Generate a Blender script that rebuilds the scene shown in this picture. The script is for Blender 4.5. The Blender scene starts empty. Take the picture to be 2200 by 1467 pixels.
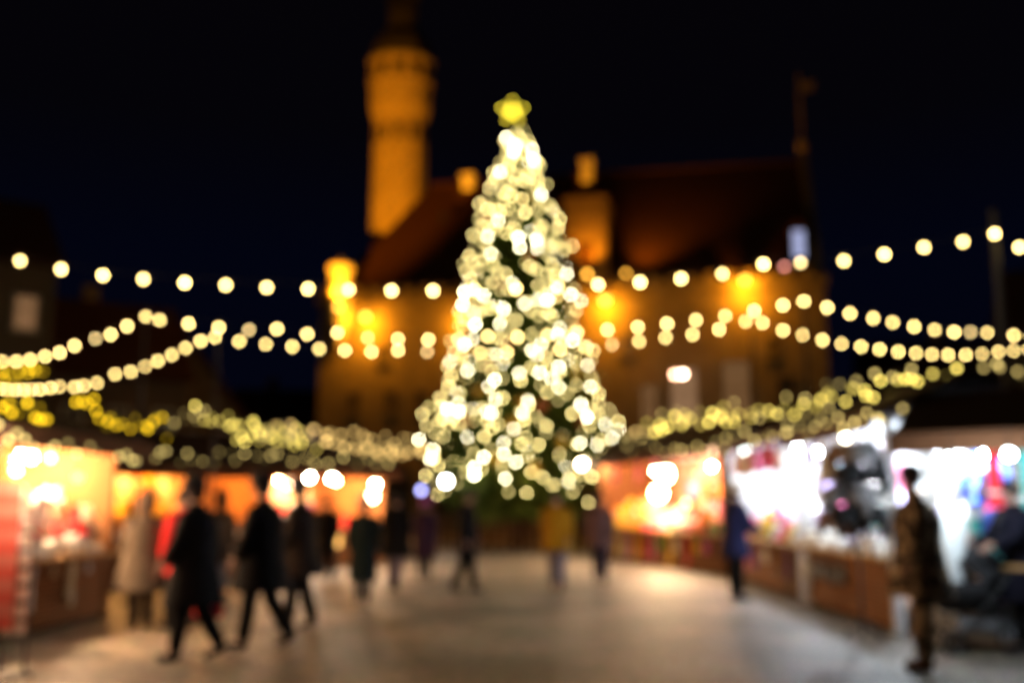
import bpy, bmesh, math, random
from mathutils import Vector, Matrix, Quaternion

random.seed(7)
C = bpy.data.collections.new("square"); bpy.context.scene.collection.children.link(C)
SC = bpy.context.scene
PI = math.pi
R = math.radians

# ------------------------------------------------------------------ camera, sky, exposure
FPX = 2139.0                      # focal length in photo pixels (35 mm on a 36 mm sensor, 2200 px wide)
PITCH = math.atan(352.0/FPX)
CAMZ = 1.55
cam = bpy.data.cameras.new("camera"); co = bpy.data.objects.new("camera", cam)
SC.collection.objects.link(co); SC.camera = co
cam.sensor_width = 36; cam.lens = 36*FPX/2200
co.location = (0, 0, CAMZ); co.rotation_euler = (PI/2+PITCH, 0, 0)
cam.clip_start = 0.05; cam.clip_end = 2000
cam.dof.use_dof = True; cam.dof.focus_distance = 1.5; cam.dof.aperture_fstop = 1.45
cam.dof.aperture_blades = 0

w = bpy.data.worlds.new("World"); SC.world = w; w.use_nodes = True
nt = w.node_tree; nt.nodes.clear()
out = nt.nodes.new("ShaderNodeOutputWorld"); bg = nt.nodes.new("ShaderNodeBackground")
tc = nt.nodes.new("ShaderNodeTexCoord"); sx = nt.nodes.new("ShaderNodeSeparateXYZ"); rp = nt.nodes.new("ShaderNodeValToRGB")
nt.links.new(tc.outputs["Generated"], sx.inputs[0]); nt.links.new(sx.outputs[2], rp.inputs[0])
nt.links.new(rp.outputs[0], bg.inputs[0]); nt.links.new(bg.outputs[0], out.inputs[0])
e = rp.color_ramp.elements
e[0].position = 0.0; e[0].color = (0.0010, 0.0014, 0.0052, 1)
e[1].position = 0.62; e[1].color = (0.0015, 0.0010, 0.0016, 1)
k_ = rp.color_ramp.elements.new(0.24); k_.color = (0.0007, 0.0011, 0.0048, 1)
k_ = rp.color_ramp.elements.new(0.36); k_.color = (0.0012, 0.0010, 0.0022, 1)
bg.inputs[1].default_value = 1.0

SC.view_settings.view_transform = 'Standard'; SC.view_settings.look = 'None'
SC.view_settings.exposure = 0.0; SC.view_settings.gamma = 1.0
SC.render.engine = 'CYCLES'
cy = SC.cycles
cy.use_adaptive_sampling = False
cy.use_denoising = True
try:
    cy.denoiser = 'OPENIMAGEDENOISE'; cy.denoising_input_passes = 'RGB_ALBEDO_NORMAL'; cy.denoising_prefilter = 'ACCURATE'
except Exception: pass
cy.max_bounces = 5; cy.diffuse_bounces = 3; cy.glossy_bounces = 2; cy.transmission_bounces = 2; cy.transparent_max_bounces = 4
cy.sample_clamp_indirect = 2.0
cy.caustics_reflective = False; cy.caustics_refractive = False
cy.use_light_tree = True

def P(u, v, Y):
    """the world point at depth Y that the photo shows at pixel (u, v)"""
    x = (u-1100)/FPX; t = (733-v)/FPX
    fy = math.cos(PITCH) - t*math.sin(PITCH); fz = math.sin(PITCH) + t*math.cos(PITCH)
    return Vector((x/fy*Y, Y, CAMZ + fz/fy*Y))
def G(u, v):
    """the ground point at pixel (u, v)"""
    t = (733-v)/FPX
    fy = math.cos(PITCH) - t*math.sin(PITCH); fz = math.sin(PITCH) + t*math.cos(PITCH)
    Y = -CAMZ/(fz/fy)
    p = P(u, v, Y); p.z = 0
    return p

# ------------------------------------------------------------------ materials
def rgb(r, g, b):
    f = lambda c: (c/255/12.92) if c/255 <= 0.04045 else ((c/255+0.055)/1.055)**2.4
    return (f(r), f(g), f(b))
MATS = {}
def mat(name, col, rough=0.8, var=0.25, scale=6.0, metal=0.0, bump=0.0, pattern=None):
    if name in MATS: return MATS[name]
    m = bpy.data.materials.new(name); m.use_nodes = True
    n = m.node_tree; b = n.nodes["Principled BSDF"]
    b.inputs["Roughness"].default_value = rough; b.inputs["Specular IOR Level"].default_value = 0.5 if rough < 0.7 else 0.12; b.inputs["Metallic"].default_value = metal
    tcn = n.nodes.new("ShaderNodeTexCoord")
    if pattern == 'planks':
        tx = n.nodes.new("ShaderNodeTexWave"); tx.inputs["Scale"].default_value = scale; tx.inputs["Distortion"].default_value = 0.4
        tx.bands_direction = 'Z'; fac = tx.outputs["Fac"]
    elif pattern == 'bricks':
        tx = n.nodes.new("ShaderNodeTexBrick"); tx.inputs["Scale"].default_value = scale; fac = tx.outputs["Fac"]
    else:
        tx = n.nodes.new("ShaderNodeTexNoise"); tx.inputs["Scale"].default_value = scale; tx.inputs["Detail"].default_value = 4; fac = tx.outputs["Fac"]
    n.links.new(tcn.outputs["Object"], tx.inputs["Vector"])
    r = n.nodes.new("ShaderNodeValToRGB")
    r.color_ramp.elements[0].position = 0.3; r.color_ramp.elements[1].position = 0.7
    r.color_ramp.elements[0].color = (*[c*(1-var) for c in col], 1); r.color_ramp.elements[1].color = (*[min(0.95, c*(1+var)) for c in col], 1)
    n.links.new(fac, r.inputs[0]); n.links.new(r.outputs[0], b.inputs["Base Color"])
    if bump:
        bp = n.nodes.new("ShaderNodeBump"); bp.inputs["Strength"].default_value = bump; bp.inputs["Distance"].default_value = 0.02
        n.links.new(fac, bp.inputs["Height"]); n.links.new(bp.outputs[0], b.inputs["Normal"])
    MATS[name] = m; return m
def glow(name, col, strength, spread=0.0, sample=True):
    if name in MATS: return MATS[name]
    m = bpy.data.materials.new(name); m.use_nodes = True
    n = m.node_tree; n.nodes.clear()
    o = n.nodes.new("ShaderNodeOutputMaterial"); em = n.nodes.new("ShaderNodeEmission")
    em.inputs[0].default_value = (*col, 1); em.inputs[1].default_value = strength
    if spread:
        oi = n.nodes.new("ShaderNodeObjectInfo"); mr = n.nodes.new("ShaderNodeMapRange")
        mr.inputs["To Min"].default_value = strength*(1-spread); mr.inputs["To Max"].default_value = strength*(1+spread)
        n.links.new(oi.outputs["Random"], mr.inputs["Value"]); n.links.new(mr.outputs[0], em.inputs[1])
    n.links.new(em.outputs[0], o.inputs[0])
    m.cycles.emission_sampling = 'FRONT' if sample else 'NONE'
    MATS[name] = m; return m

# ------------------------------------------------------------------ mesh helpers
class MB:
    def __init__(s): s.v = []; s.f = []; s.m = []; s.mi = 0
    def add(s, vs, fs):
        k = len(s.v); s.v += [tuple(p) for p in vs]; s.f += [tuple(i+k for i in f) for f in fs]; s.m += [s.mi]*len(fs); return s
    def box(s, x0, x1, y0, y1, z0, z1):
        return s.add([(x0,y0,z0),(x1,y0,z0),(x1,y1,z0),(x0,y1,z0),(x0,y0,z1),(x1,y0,z1),(x1,y1,z1),(x0,y1,z1)],
                     [(0,3,2,1),(4,5,6,7),(0,1,5,4),(1,2,6,5),(2,3,7,6),(3,0,4,7)])
    def tube(s, pts, rad, n=8, cap=True, sq=1.0):
        pts = [Vector(p) for p in pts]
        if not isinstance(rad, (list, tuple)): rad = [rad]*len(pts)
        vs = []; fs = []
        up = None
        for i, p in enumerate(pts):
            d = (pts[min(i+1, len(pts)-1)] - pts[max(i-1, 0)])
            d = d.normalized() if d.length > 1e-9 else Vector((0,0,1))
            if up is None: up = Vector((1,0,0)) if abs(d.x) < 0.8 else Vector((0,1,0))
            a = up - d*up.dot(d)
            a = a.normalized() if a.length > 1e-6 else d.orthogonal().normalized()
            up = a; b = d.cross(a)
            for j in range(n):
                t = 2*PI*j/n
                vs.append(p + (a*math.cos(t) + b*math.sin(t)*sq)*rad[i])
        for i in range(len(pts)-1):
            for j in range(n):
                k = (j+1) % n
                fs.append((i*n+j, i*n+k, (i+1)*n+k, (i+1)*n+j))
        if cap:
            fs.append(tuple(range(n-1, -1, -1))); fs.append(tuple((len(pts)-1)*n+j for j in range(n)))
        return s.add(vs, fs)
    def lathe(s, prof, n=12, c=(0,0,0), sy=1.0, tilt=(0,0)):
        vs = []; fs = []
        for (r, z) in prof:
            for j in range(n):
                t = 2*PI*j/n
                vs.append((c[0]+r*math.cos(t)+tilt[0]*z, c[1]+r*math.sin(t)*sy+tilt[1]*z, c[2]+z))
        for i in range(len(prof)-1):
            for j in range(n):
                k = (j+1) % n; fs.append((i*n+j, i*n+k, (i+1)*n+k, (i+1)*n+j))
        fs.append(tuple(range(n-1, -1, -1))); fs.append(tuple((len(prof)-1)*n+j for j in range(n)))
        return s.add(vs, fs)
    def ball(s, c, r, n=10, m=6, sz=1.0):
        return s.lathe([(max(r*math.sin(PI*i/m), r*0.02), -r*sz*math.cos(PI*i/m)) for i in range(m+1)], n, c)
    def prism(s, poly, z0, z1):
        n = len(poly)
        return s.add([(x,y,z0) for x,y in poly]+[(x,y,z1) for x,y in poly],
                     [tuple(range(n-1,-1,-1)), tuple(range(n,2*n))]+[(i,(i+1)%n,n+(i+1)%n,n+i) for i in range(n)])
    def slab(s, quad, t):
        """a quad given thickness t against its normal"""
        q = [Vector(p) for p in quad]; nn = (q[1]-q[0]).cross(q[-1]-q[0]).normalized()
        n = len(q)
        return s.add(q+[p-nn*t for p in q], [tuple(range(n)), tuple(range(2*n-1,n-1,-1))]+[(i,i+n,(i+1)%n+n,(i+1)%n) for i in range(n)])
    def mesh(s, name, mats, smooth=False):
        me = bpy.data.meshes.new(name); me.from_pydata(s.v, [], s.f); me.update()
        for m in (mats if isinstance(mats, (list, tuple)) else [mats]): me.materials.append(m)
        me.polygons.foreach_set("material_index", s.m)
        if smooth: me.polygons.foreach_set("use_smooth", [True]*len(me.polygons))
        return me
    def build(s, name, mats, parent=None, smooth=False, loc=(0,0,0)):
        o = bpy.data.objects.new(name, s.mesh(name, mats, smooth)); C.objects.link(o)
        o.parent = parent; o.location = loc; return o
def put(name, me, parent=None, loc=(0,0,0), rz=0.0, sc=1.0):
    o = bpy.data.objects.new(name, me); C.objects.link(o); o.parent = parent; o.location = loc; o.rotation_euler = (0,0,rz); o.scale = (sc,sc,sc); return o
def tag(o, label=None, cat=None, group=None, kind=None):
    if label: o["label"] = label
    if cat: o["category"] = cat
    if group: o["group"] = group
    if kind: o["kind"] = kind
    return o
def thing(name, label, cat, loc=(0,0,0), rz=0.0, group=None):
    o = bpy.data.objects.new(name, None); C.objects.link(o); o.location = loc; o.rotation_euler = (0,0,rz); o.empty_display_size = 0.2
    return tag(o, label, cat, group)
def frame_of(A, B):
    d = Vector((B[0]-A[0], B[1]-A[1])); return math.atan2(d.y, d.x), d.length
def loc2w(A, rz, x, y, z=0):
    return Vector((A[0]+x*math.cos(rz)-y*math.sin(rz), A[1]+x*math.sin(rz)+y*math.cos(rz), z))
def lamp(kind, loc, energy, col, parent=None, radius=0.08, target=None, angle=60, blend=0.8):
    l = bpy.data.lights.new("lamp_light", kind); l.energy = energy; l.color = col; l.shadow_soft_size = radius
    o = bpy.data.objects.new("lamp_light", l); C.objects.link(o)
    if kind == 'SPOT': l.spot_size = R(angle); l.spot_blend = blend
    o.location = loc
    if target is not None:
        d = Vector(target)-Vector(loc); o.rotation_euler = d.to_track_quat('-Z', 'Y').to_euler()
    if parent:
        # keep the world placement under a rotated parent
        pm = Matrix.Translation(parent.location) @ Matrix.Rotation(parent.rotation_euler.z, 4, 'Z')
        lm = Matrix.Translation(loc) @ o.rotation_euler.to_matrix().to_4x4()
        o.parent = parent; mm = pm.inverted() @ lm; o.location = mm.to_translation(); o.rotation_euler = mm.to_euler()
    return o

# common materials
ORANGE = (1.0, 0.36, 0.012)
M_stone = mat("limestone", (0.20,0.15,0.085), 0.9, 0.18, 1.3, bump=0.3)
M_plaster = mat("plaster", (0.42,0.38,0.30), 0.9, 0.2, 0.5)
M_tile = mat("roof_tiles", (0.055,0.020,0.010), 0.8, 0.35, 3.0, bump=0.3, pattern='planks')
M_dark = mat("dark_metal", (0.02,0.02,0.022), 0.5, 0.2, 5)
M_copper = mat("dark_copper", (0.05,0.04,0.03), 0.6, 0.3, 2)
M_glass = mat("window_glass", (0.03,0.03,0.035), 0.15, 0.2, 2)
M_frame = mat("window_frame_paint", (0.45,0.42,0.36), 0.6, 0.1, 3)
M_wood = mat("stall_wood", (0.20,0.085,0.03), 0.75, 0.35, 5.0, bump=0.3, pattern='planks')
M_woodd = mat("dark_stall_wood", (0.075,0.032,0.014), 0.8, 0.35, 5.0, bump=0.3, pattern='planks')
M_woodl = mat("light_stall_wood", (0.42,0.25,0.11), 0.7, 0.25, 5.0, bump=0.2, pattern='planks')
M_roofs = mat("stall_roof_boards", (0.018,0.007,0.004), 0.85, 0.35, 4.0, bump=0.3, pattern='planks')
M_cable = mat("black_cable", (0.015,0.015,0.015), 0.6, 0.1, 5)
M_bark = mat("bark", (0.06,0.04,0.025), 0.9, 0.4, 8, bump=0.5)

# ------------------------------------------------------------------ ground
def ground():
    m = bpy.data.materials.new("cobbles"); m.use_nodes = True; n = m.node_tree; b = n.nodes["Principled BSDF"]
    tcn = n.nodes.new("ShaderNodeTexCoord")
    vo = n.nodes.new("ShaderNodeTexVoronoi"); vo.feature = 'DISTANCE_TO_EDGE'; vo.inputs["Scale"].default_value = 7.0
    vc = n.nodes.new("ShaderNodeTexVoronoi"); vc.inputs["Scale"].default_value = 7.0
    no = n.nodes.new("ShaderNodeTexNoise"); no.inputs["Scale"].default_value = 0.55; no.inputs["Detail"].default_value = 6
    for t in (vo, vc, no): n.links.new(tcn.outputs["Object"], t.inputs["Vector"])
    r = n.nodes.new("ShaderNodeValToRGB"); r.color_ramp.elements[0].position = 0.02; r.color_ramp.elements[1].position = 0.12
    r.color_ramp.elements[0].color = (0.05,0.04,0.03,1); r.color_ramp.elements[1].color = (0.25,0.205,0.155,1)
    n.links.new(vo.outputs["Distance"], r.inputs[0])
    mx = n.nodes.new("ShaderNodeMixRGB"); mx.blend_type = 'MULTIPLY'; mx.inputs[0].default_value = 0.8
    r2 = n.nodes.new("ShaderNodeValToRGB"); r2.color_ramp.elements[0].position = 0.40; r2.color_ramp.elements[1].position = 0.60
    r2.color_ramp.elements[0].color = (0.36,0.34,0.33,1); r2.color_ramp.elements[1].color = (1.45,1.42,1.4,1)
    n.links.new(no.outputs["Fac"], r2.inputs[0]); n.links.new(r.outputs[0], mx.inputs[1]); n.links.new(r2.outputs[0], mx.inputs[2])
    m2 = n.nodes.new("ShaderNodeMixRGB"); m2.blend_type = 'MULTIPLY'; m2.inputs[0].default_value = 0.25
    n.links.new(mx.outputs[0], m2.inputs[1]); n.links.new(vc.outputs["Color"], m2.inputs[2])
    n.links.new(m2.outputs[0], b.inputs["Base Color"]); b.inputs["Roughness"].default_value = 0.62
    bp = n.nodes.new("ShaderNodeBump"); bp.inputs["Strength"].default_value = 0.5; bp.inputs["Distance"].default_value = 0.03
    n.links.new(r.outputs[0], bp.inputs["Height"]); n.links.new(bp.outputs[0], b.inputs["Normal"])
    g = MB().add([(-400,-60,0),(400,-60,0),(400,700,0),(-400,700,0)], [(0,1,2,3)]).build("ground", m)
    tag(g, kind="structure")
ground()

# ------------------------------------------------------------------ town hall
HA = P(690, 640, 60); HB = P(1770, 590, 54)
HA = Vector((HA.x, HA.y, 0)); HB = Vector((HB.x, HB.y, 0))
HRZ, HL = frame_of(HA, HB); HD = 12.0; EAVE = 14.1; RIDGE = 22.9
def hall_at(u, v, off=0.0):
    """local (x, z) on the front wall plane pushed out by off, for a pixel"""
    d = Vector((math.cos(HRZ), math.sin(HRZ))); nrm = Vector((-d.y, d.x))
    r = P(u, v, 1.0) - Vector((0,0,CAMZ)); o2 = Vector((HA.x, HA.y)) - nrm*off
    t = o2.dot(nrm)/(Vector((r.x, r.y)).dot(nrm))
    q = Vector((r.x*t, r.y*t)) - o2
    return q.dot(d), CAMZ + r.z*t
def arch_poly(x0, x1, z0, zs, n=7):
    c = (x0+x1)/2; h = (x1-x0)/2
    return [(x0,z0),(x1,z0)]+[(c+h*math.cos(PI*i/n), zs+h*1.25*math.sin(PI*i/n)) for i in range(n+1)]
def town_hall():
    T = thing("town_hall", "floodlit medieval stone town hall with steep dark roof and tall tower behind the tree", "town hall", HA, HRZ)
    # walls: solid front wall, arcade openings are flat panels painted dark as shade
    w_ = MB().box(0, HL, 0, HD, 0, EAVE-0.02)
    w_.box(-0.12, HL+0.12, -0.12, HD+0.12, 0, 0.9)
    w_.box(-0.08, HL+0.08, -0.10, 0.0, 5.6, 5.8)
    wall = w_.build("wall", M_stone, T)
    # right gable
    g = MB(); g.add([(HL-0.5,0,EAVE-0.02),(HL-0.5,HD,EAVE-0.02),(HL-0.5,HD/2,RIDGE+0.5),(HL+0.02,0,EAVE-0.02),(HL+0.02,HD,EAVE-0.02),(HL+0.02,HD/2,RIDGE+0.5)],
                    [(0,2,1),(3,4,5),(0,3,5,2),(2,5,4,1),(0,1,4,3)])
    g.build("gable", M_stone, T)
    # parapet with small merlons along the eave
    p = MB(); p.box(-0.2, HL+0.2, -0.25, 0.0, EAVE-0.55, EAVE+0.05)
    x = 0.1
    while x < HL-0.5:
        p.box(x, x+0.55, -0.247, -0.003, EAVE+0.05, EAVE+0.5); x += 1.05
    p.build("parapet", M_stone, T)
    # roof, hipped on the left
    hip = 5.2; ov = 0.0
    rf = MB()
    a=(0.0,0.02,EAVE); b=(HL-0.5,0.02,EAVE); c=(HL-0.5,HD,EAVE); d=(0.0,HD,EAVE); r0=(hip,HD/2,RIDGE); r1=(HL-0.5,HD/2,RIDGE)
    rf.add([a,b,c,d,r0,r1], [(0,1,5,4),(2,3,4,5),(3,0,4),(0,3,2,1),(1,2,5)])
    rf.tube([(hip-0.1,HD/2,RIDGE+0.03),(HL-0.5,HD/2,RIDGE+0.03)], 0.16, 6)
    roof = rf.build("roof", M_tile, T)
    # chimneys on the ridge
    for (u, v0, v1, wd) in ((1008, 384, 452, 0.72), (1262, 352, 420, 0.72)):
        x, z = hall_at(u, v0, -HD/2)
        cm = MB().box(x-wd/2, x+wd/2, HD/2-0.4, HD/2+0.4, RIDGE-1.0, z)
        cm.box(x-wd/2-0.1, x+wd/2+0.1, HD/2-0.5, HD/2+0.5, z-0.004, z+0.22)
        ch = cm.build("chimney", mat("pale_render", (0.62,0.55,0.42), 0.9, 0.12, 2), roof)
    # dormers
    for (u, v, wd, hh, lit) in ((1717, 562, 0.62, 1.9, True),):
        x, z = hall_at(u, v, -1.2)
        dm = MB().box(x-wd/2-0.12, x+wd/2+0.12, 1.0, 3.2, z-0.2, z+hh)
        dm.add([(x-wd/2-0.3,0.85,z+hh+.004),(x+wd/2+0.3,0.85,z+hh+.004),(x,0.85,z+hh+0.6),(x-wd/2-0.3,3.6,z+hh+.004),(x+wd/2+0.3,3.6,z+hh+.004),(x,3.6,z+hh+0.6)],
               [(0,1,2),(5,4,3),(0,2,5,3),(1,4,5,2),(0,3,4,1)])
        q = dm.build("dormer", M_tile, roof)
        pn = MB().box(x-wd/2, x+wd/2, 0.94, 1.0-0.003, z, z+hh-0.12)
        pn.build("dormer_window", glow("cool_window", (0.55,0.60,0.95), 0.75) if lit else M_glass, roof)
    x, z = hall_at(1258, 600, 0.0)
    hg = MB().box(x-1.25, x+1.25, 0.1, 5.0, EAVE-0.3, EAVE+5.3)
    hg.box(x-1.35, x+1.35, 0.0, 5.2, EAVE+5.296, EAVE+5.5)
    hq = hg.build("dormer_gable", mat("ochre_render", (0.26,0.17,0.08), 0.9, 0.15, 2), roof)
    MB().box(x-0.45, x+0.45, 0.05, 0.097, EAVE+1.2, EAVE+2.6).build("hatch", M_woodd, hq)
    # weather vane pinnacle at the right end of the ridge
    vn = MB(); bx = HL-0.25; by = HD/2
    vn.tube([(bx,by,RIDGE+0.4),(bx,by,RIDGE+5.8)], 0.09, 6); vn.ball((bx,by,RIDGE+1.0), 0.42, 10, 6); vn.ball((bx,by,RIDGE+3.2), 0.16, 8, 5)
    vn.box(bx, bx+0.9, by-0.02, by+0.02, RIDGE+4.6, RIDGE+5.2)
    vn.build("weather_vane", mat("old_gilt", (0.35,0.25,0.10), 0.5, 0.2, 3, 0.3), T)
    # ground-floor arcade: nine pointed arches in front of the wall face
    for i in range(9):
        cx = 1.9+i*(HL-3.8)/8
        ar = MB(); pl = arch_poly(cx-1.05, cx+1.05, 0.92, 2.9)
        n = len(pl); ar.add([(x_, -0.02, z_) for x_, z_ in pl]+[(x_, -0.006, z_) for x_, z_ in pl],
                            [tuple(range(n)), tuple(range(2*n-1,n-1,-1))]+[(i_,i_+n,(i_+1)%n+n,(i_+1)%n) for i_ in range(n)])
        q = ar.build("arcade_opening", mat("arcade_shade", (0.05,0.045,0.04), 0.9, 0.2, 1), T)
        pr = MB()
        for sx_ in (-1, 1): pr.box(cx+sx_*1.05-0.14, cx+sx_*1.05+0.14, -0.16, 0.0, 0.92, 2.9)
        pts = [(x_, -0.08, z_) for x_, z_ in pl[2:]]
        pr.tube(pts, 0.13, 6); pr.build("arch_surround", M_stone, q)
    # windows of the upper floors, each with a frame; pale shutters/curtains on three
    wins = [(762, 866, 0.75, 1.2, 0), (840, 863, 0.75, 1.2, 0), (905, 862, 0.75, 1.2, 0), (1395, 866, 1.0, 2.0, 1), (1470, 850, 1.5, 3.0, 2), (1582, 840, 1.5, 3.3, 1),
            (1690, 850, 1.0, 2.0, 0), (1345, 740, 0.6, 1.0, 0), (1660, 745, 0.6, 1.0, 0), (820, 760, 0.6, 1.0, 0)]
    for (u, v, ww, hh, st) in wins:
        x, z = hall_at(u, v, 0.0)
        pane_m = [M_glass, glow("curtained_window_dim", (1.0,0.50,0.20), 0.16), glow("curtained_window", (1.0,0.55,0.28), 0.28)][st]
        wn = MB().box(x-ww/2, x+ww/2, -0.03, -0.004, z-hh/2, z+hh/2).build("window", pane_m, T)
        fr = MB()
        for a_ in (-1, 1): fr.box(x+a_*ww/2-0.09, x+a_*ww/2+0.09, -0.11, -0.002, z-hh/2, z+hh/2)
        for a_ in (-1, 1): fr.box(x-ww/2-0.12, x+ww/2+0.12, -0.14, -0.001, z+a_*(hh/2+0.08)-0.08, z+a_*(hh/2+0.08)+0.08)
        fr.box(x-0.04, x+0.04, -0.07, -0.031, z-hh/2, z+hh/2); fr.box(x-ww/2, x+ww/2, -0.068, -0.031, z+0.1, z+0.17)
        fr.build("frame", M_stone, wn)
    # entrance steps
    st = MB()
    for i in range(4): st.box(HL/2-2-0.3*i, HL/2+2+0.3*i, -0.5-0.35*i, -0.125 if i == 0 else -0.5-0.35*(i-1), 0, 0.72-0.18*i)
    st.build("step", M_stone, T)
    # corner turret of pale stone, left end
    x, z0 = hall_at(731, 668, 0.3); _, z1 = hall_at(731, 572, 0.3)
    cp = MB(); cp.lathe([(0.15, z0-2.2),(0.35, z0-1.5),(0.62, z0-0.6),(0.66, z0),(0.66, z1-0.3),(0.78, z1-0.28),(0.78, z1),(0.5, z1+0.05),(0.03, z1+0.5)], 12, (x, -0.35, 0))
    cp.build("corner_turret", mat("pale_render", (0.62,0.55,0.42), 0.9, 0.12, 2), T)
    # the tower
    def tw(u, v):  # local z at tower depth
        return P(u, v, 66.5).z
    c = P(860, 300, 66.5); dd = Vector((c.x-HA.x, c.y-HA.y)); tx = dd.x*math.cos(HRZ)+dd.y*math.sin(HRZ); ty = -dd.x*math.sin(HRZ)+dd.y*math.cos(HRZ)
    prof = [(1.98, 0.0),(1.96, tw(850,480)),(1.89, tw(850,300)),(1.89, tw(850,268)),(2.05, tw(850,254)),(2.18, tw(850,240)),(2.20, tw(850,195)),(2.29, tw(850,185)),(2.29, tw(850,98)-1.7)]
    tower = MB().lathe(prof, 12, (tx, ty, 0)).build("tower", mat("tower_render", (0.46,0.33,0.13), 0.9, 0.15, 1.2, bump=0.2), T)
    zt = tw(850, 98)-1.7
    cor = MB().lathe([(2.31, zt),(2.42, zt+0.1),(2.42, zt+0.3),(2.2, zt+0.35)], 12, (tx,ty,0)).build("cornice", M_stone, tower)
    zb = tw(850, 188)
    MB().lathe([(2.3, zb-0.03),(2.36, zb+0.03),(2.36, zb+0.10),(2.3, zb+0.14)], 12, (tx,ty,0)).build("string_course", M_stone, tower)
    sp = MB().lathe([(2.35, zt+0.35),(2.2, zt+1.1),(1.75, zt+2.0),(1.25, zt+2.6),(1.05, zt+3.2),(1.05, zt+5.0),(1.3, zt+5.3),(1.35, zt+6.0),(0.9, zt+7.0),(0.55, zt+8.0),(0.55, zt+10.0),(0.7, zt+10.4),(0.35, zt+12.0),(0.12, zt+16.0),(0.04, zt+21.0)], 8, (tx,ty,0))
    sp.build("spire", M_copper, tower)
    for i in range(12):
        a = PI/12+i*PI/6
        for (zz, rr, ww, hh) in ((tw(850,168), 2.31, 0.62, 0.8), (tw(850,300), 1.91, 0.42, 1.1)):
            ap = rr*math.cos(PI/12)
            cxx, cyy = tx+math.cos(a)*ap, ty+math.sin(a)*ap
            t = Vector((-math.sin(a), math.cos(a))); o_ = Vector((math.cos(a), math.sin(a)))
            bx_ = []
            for zz2 in (zz-hh/2, zz+hh/2):
                for s1 in (-1, 1):
                    for s2 in (0.004, 0.05):
                        bx_.append((cxx+t.x*s1*ww/2+o_.x*s2, cyy+t.y*s1*ww/2+o_.y*s2, zz2))
            MB().add(bx_, [(0,1,3,2),(4,6,7,5),(0,4,5,1),(2,3,7,6),(0,2,6,4),(1,5,7,3)]).build("belfry_opening" if hh < 1 else "tower_window", mat("opening_shade", (0.03,0.02,0.015), 0.9, 0.1, 1), tower)
    return T, (tx, ty)
HALL, TXY = town_hall()

def wall_lamp(u, v, label, e_down=1500, e_up=0, off=0.7, spot=120, bulb=0.16, L=40, tgt_up=None, vis=True):
    x, z = hall_at(u, v, off)
    base = loc2w(HA, HRZ, x, -off, z)
    t = thing("wall_lamp", label, "wall lamp", base, HRZ, "wall lamps on the town hall")
    MB().tube([(0,off-0.28 if z > EAVE-0.6 else off-0.02,0.15),(0,0.1,0.22),(0,0,0.12)], 0.03, 6).build("bracket", M_dark, t)
    MB().lathe([(0.24,0.02),(0.16,0.14),(0.05,0.2)], 10).build("lamp_shade", M_dark, t)
    MB().ball((0,0,-0.1), bulb, 10, 6).build("bulb", glow("sodium_bulb", (1.0,0.45,0.05), L, sample=False), t, True)
    wp = loc2w(HA, HRZ, x, -off, z-0.35)
    if e_down:
        lamp('SPOT', wp, e_down*0.22, ORANGE, t, 0.15, loc2w(HA, HRZ, x, -off+0.5, z-4), spot, 1.0)
        lamp('POINT', wp, e_down*0.42, ORANGE, t, 0.2)
    if e_up: lamp('SPOT', loc2w(HA, HRZ, x, -off, z+0.3), e_up, ORANGE, t, 0.12, tgt_up if tgt_up is not None else loc2w(HA, HRZ, x, 2.5, z+6), 75, 1.0)
wall_lamp(785, 676, "sodium wall lamp glowing orange left of the tree, under the tower", 2600, 0, 0.9, 130, 0.2, 10)
wall_lamp(990, 676, "sodium wall lamp half hidden by the left side of the tree", 1500, 0, 0.9, 130, 0.16, 8)
wall_lamp(1300, 640, "brightest sodium wall lamp just right of the tree", 2600, 0, 0.9, 130, 0.22, 16)
wall_lamp(1600, 597, "sodium wall lamp under the eave at the right end of the hall", 2300, 0, 0.9, 130, 0.17, 12)
wall_lamp(1262, 585, "sodium uplight at the eave touching the tree's right edge", 0, 1200, 1.0, 130, 0.14, 10)
wall_lamp(1345, 583, "sodium uplight washing the roof beside the tree", 0, 2800, 1.0, 130, 0.10, 4, loc2w(HA, HRZ, hall_at(1345,583)[0]+3.0, 3.5, EAVE+6))
wall_lamp(728, 655, "sodium lamp at the foot of the corner turret", 0, 3000, 1.5, 130, 0.18, 40, loc2w(HA, HRZ, hall_at(728,655)[0], -0.4, hall_at(728,655)[1]+2.0))

def floodlight(loc, tgt, energy, angle, label, col=ORANGE, mast=0.0):
    loc = Vector(loc)
    t = thing("floodlight", label, "floodlight", (loc.x, loc.y, loc.z-mast), 0, "floodlights aimed at the town hall")
    d = (Vector(tgt)-loc).normalized()
    q = d.to_track_quat('Z', 'Y').to_matrix()
    h = MB().lathe([(0.10,-0.2),(0.2,-0.05),(0.22,0.1)], 10)
    h.v = [tuple(q @ Vector(v) + Vector((0,0,mast))) for v in h.v]; h.build("housing", M_dark, t)
    MB().tube([(0,0,0 if mast else -0.5),(0,0,mast-0.12)], 0.05, 6).build("mast" if mast else "bracket", M_dark, t)
    lamp('SPOT', loc+d*0.25, energy, col, t, 0.12, tgt, angle, 0.6)
tc_ = loc2w(HA, HRZ, TXY[0], TXY[1], 0)
floodlight((-15.0, 40.0, 5.0), (tc_.x, tc_.y, 26), 60000, 28, "floodlight on a mast behind the left stalls aimed at the tower", mast=5.0)
floodlight(loc2w(HA, HRZ, 1.2, -0.9, EAVE+0.6), (tc_.x, tc_.y, 22), 4200, 60, "floodlight at the left eave below the tower")
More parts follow.
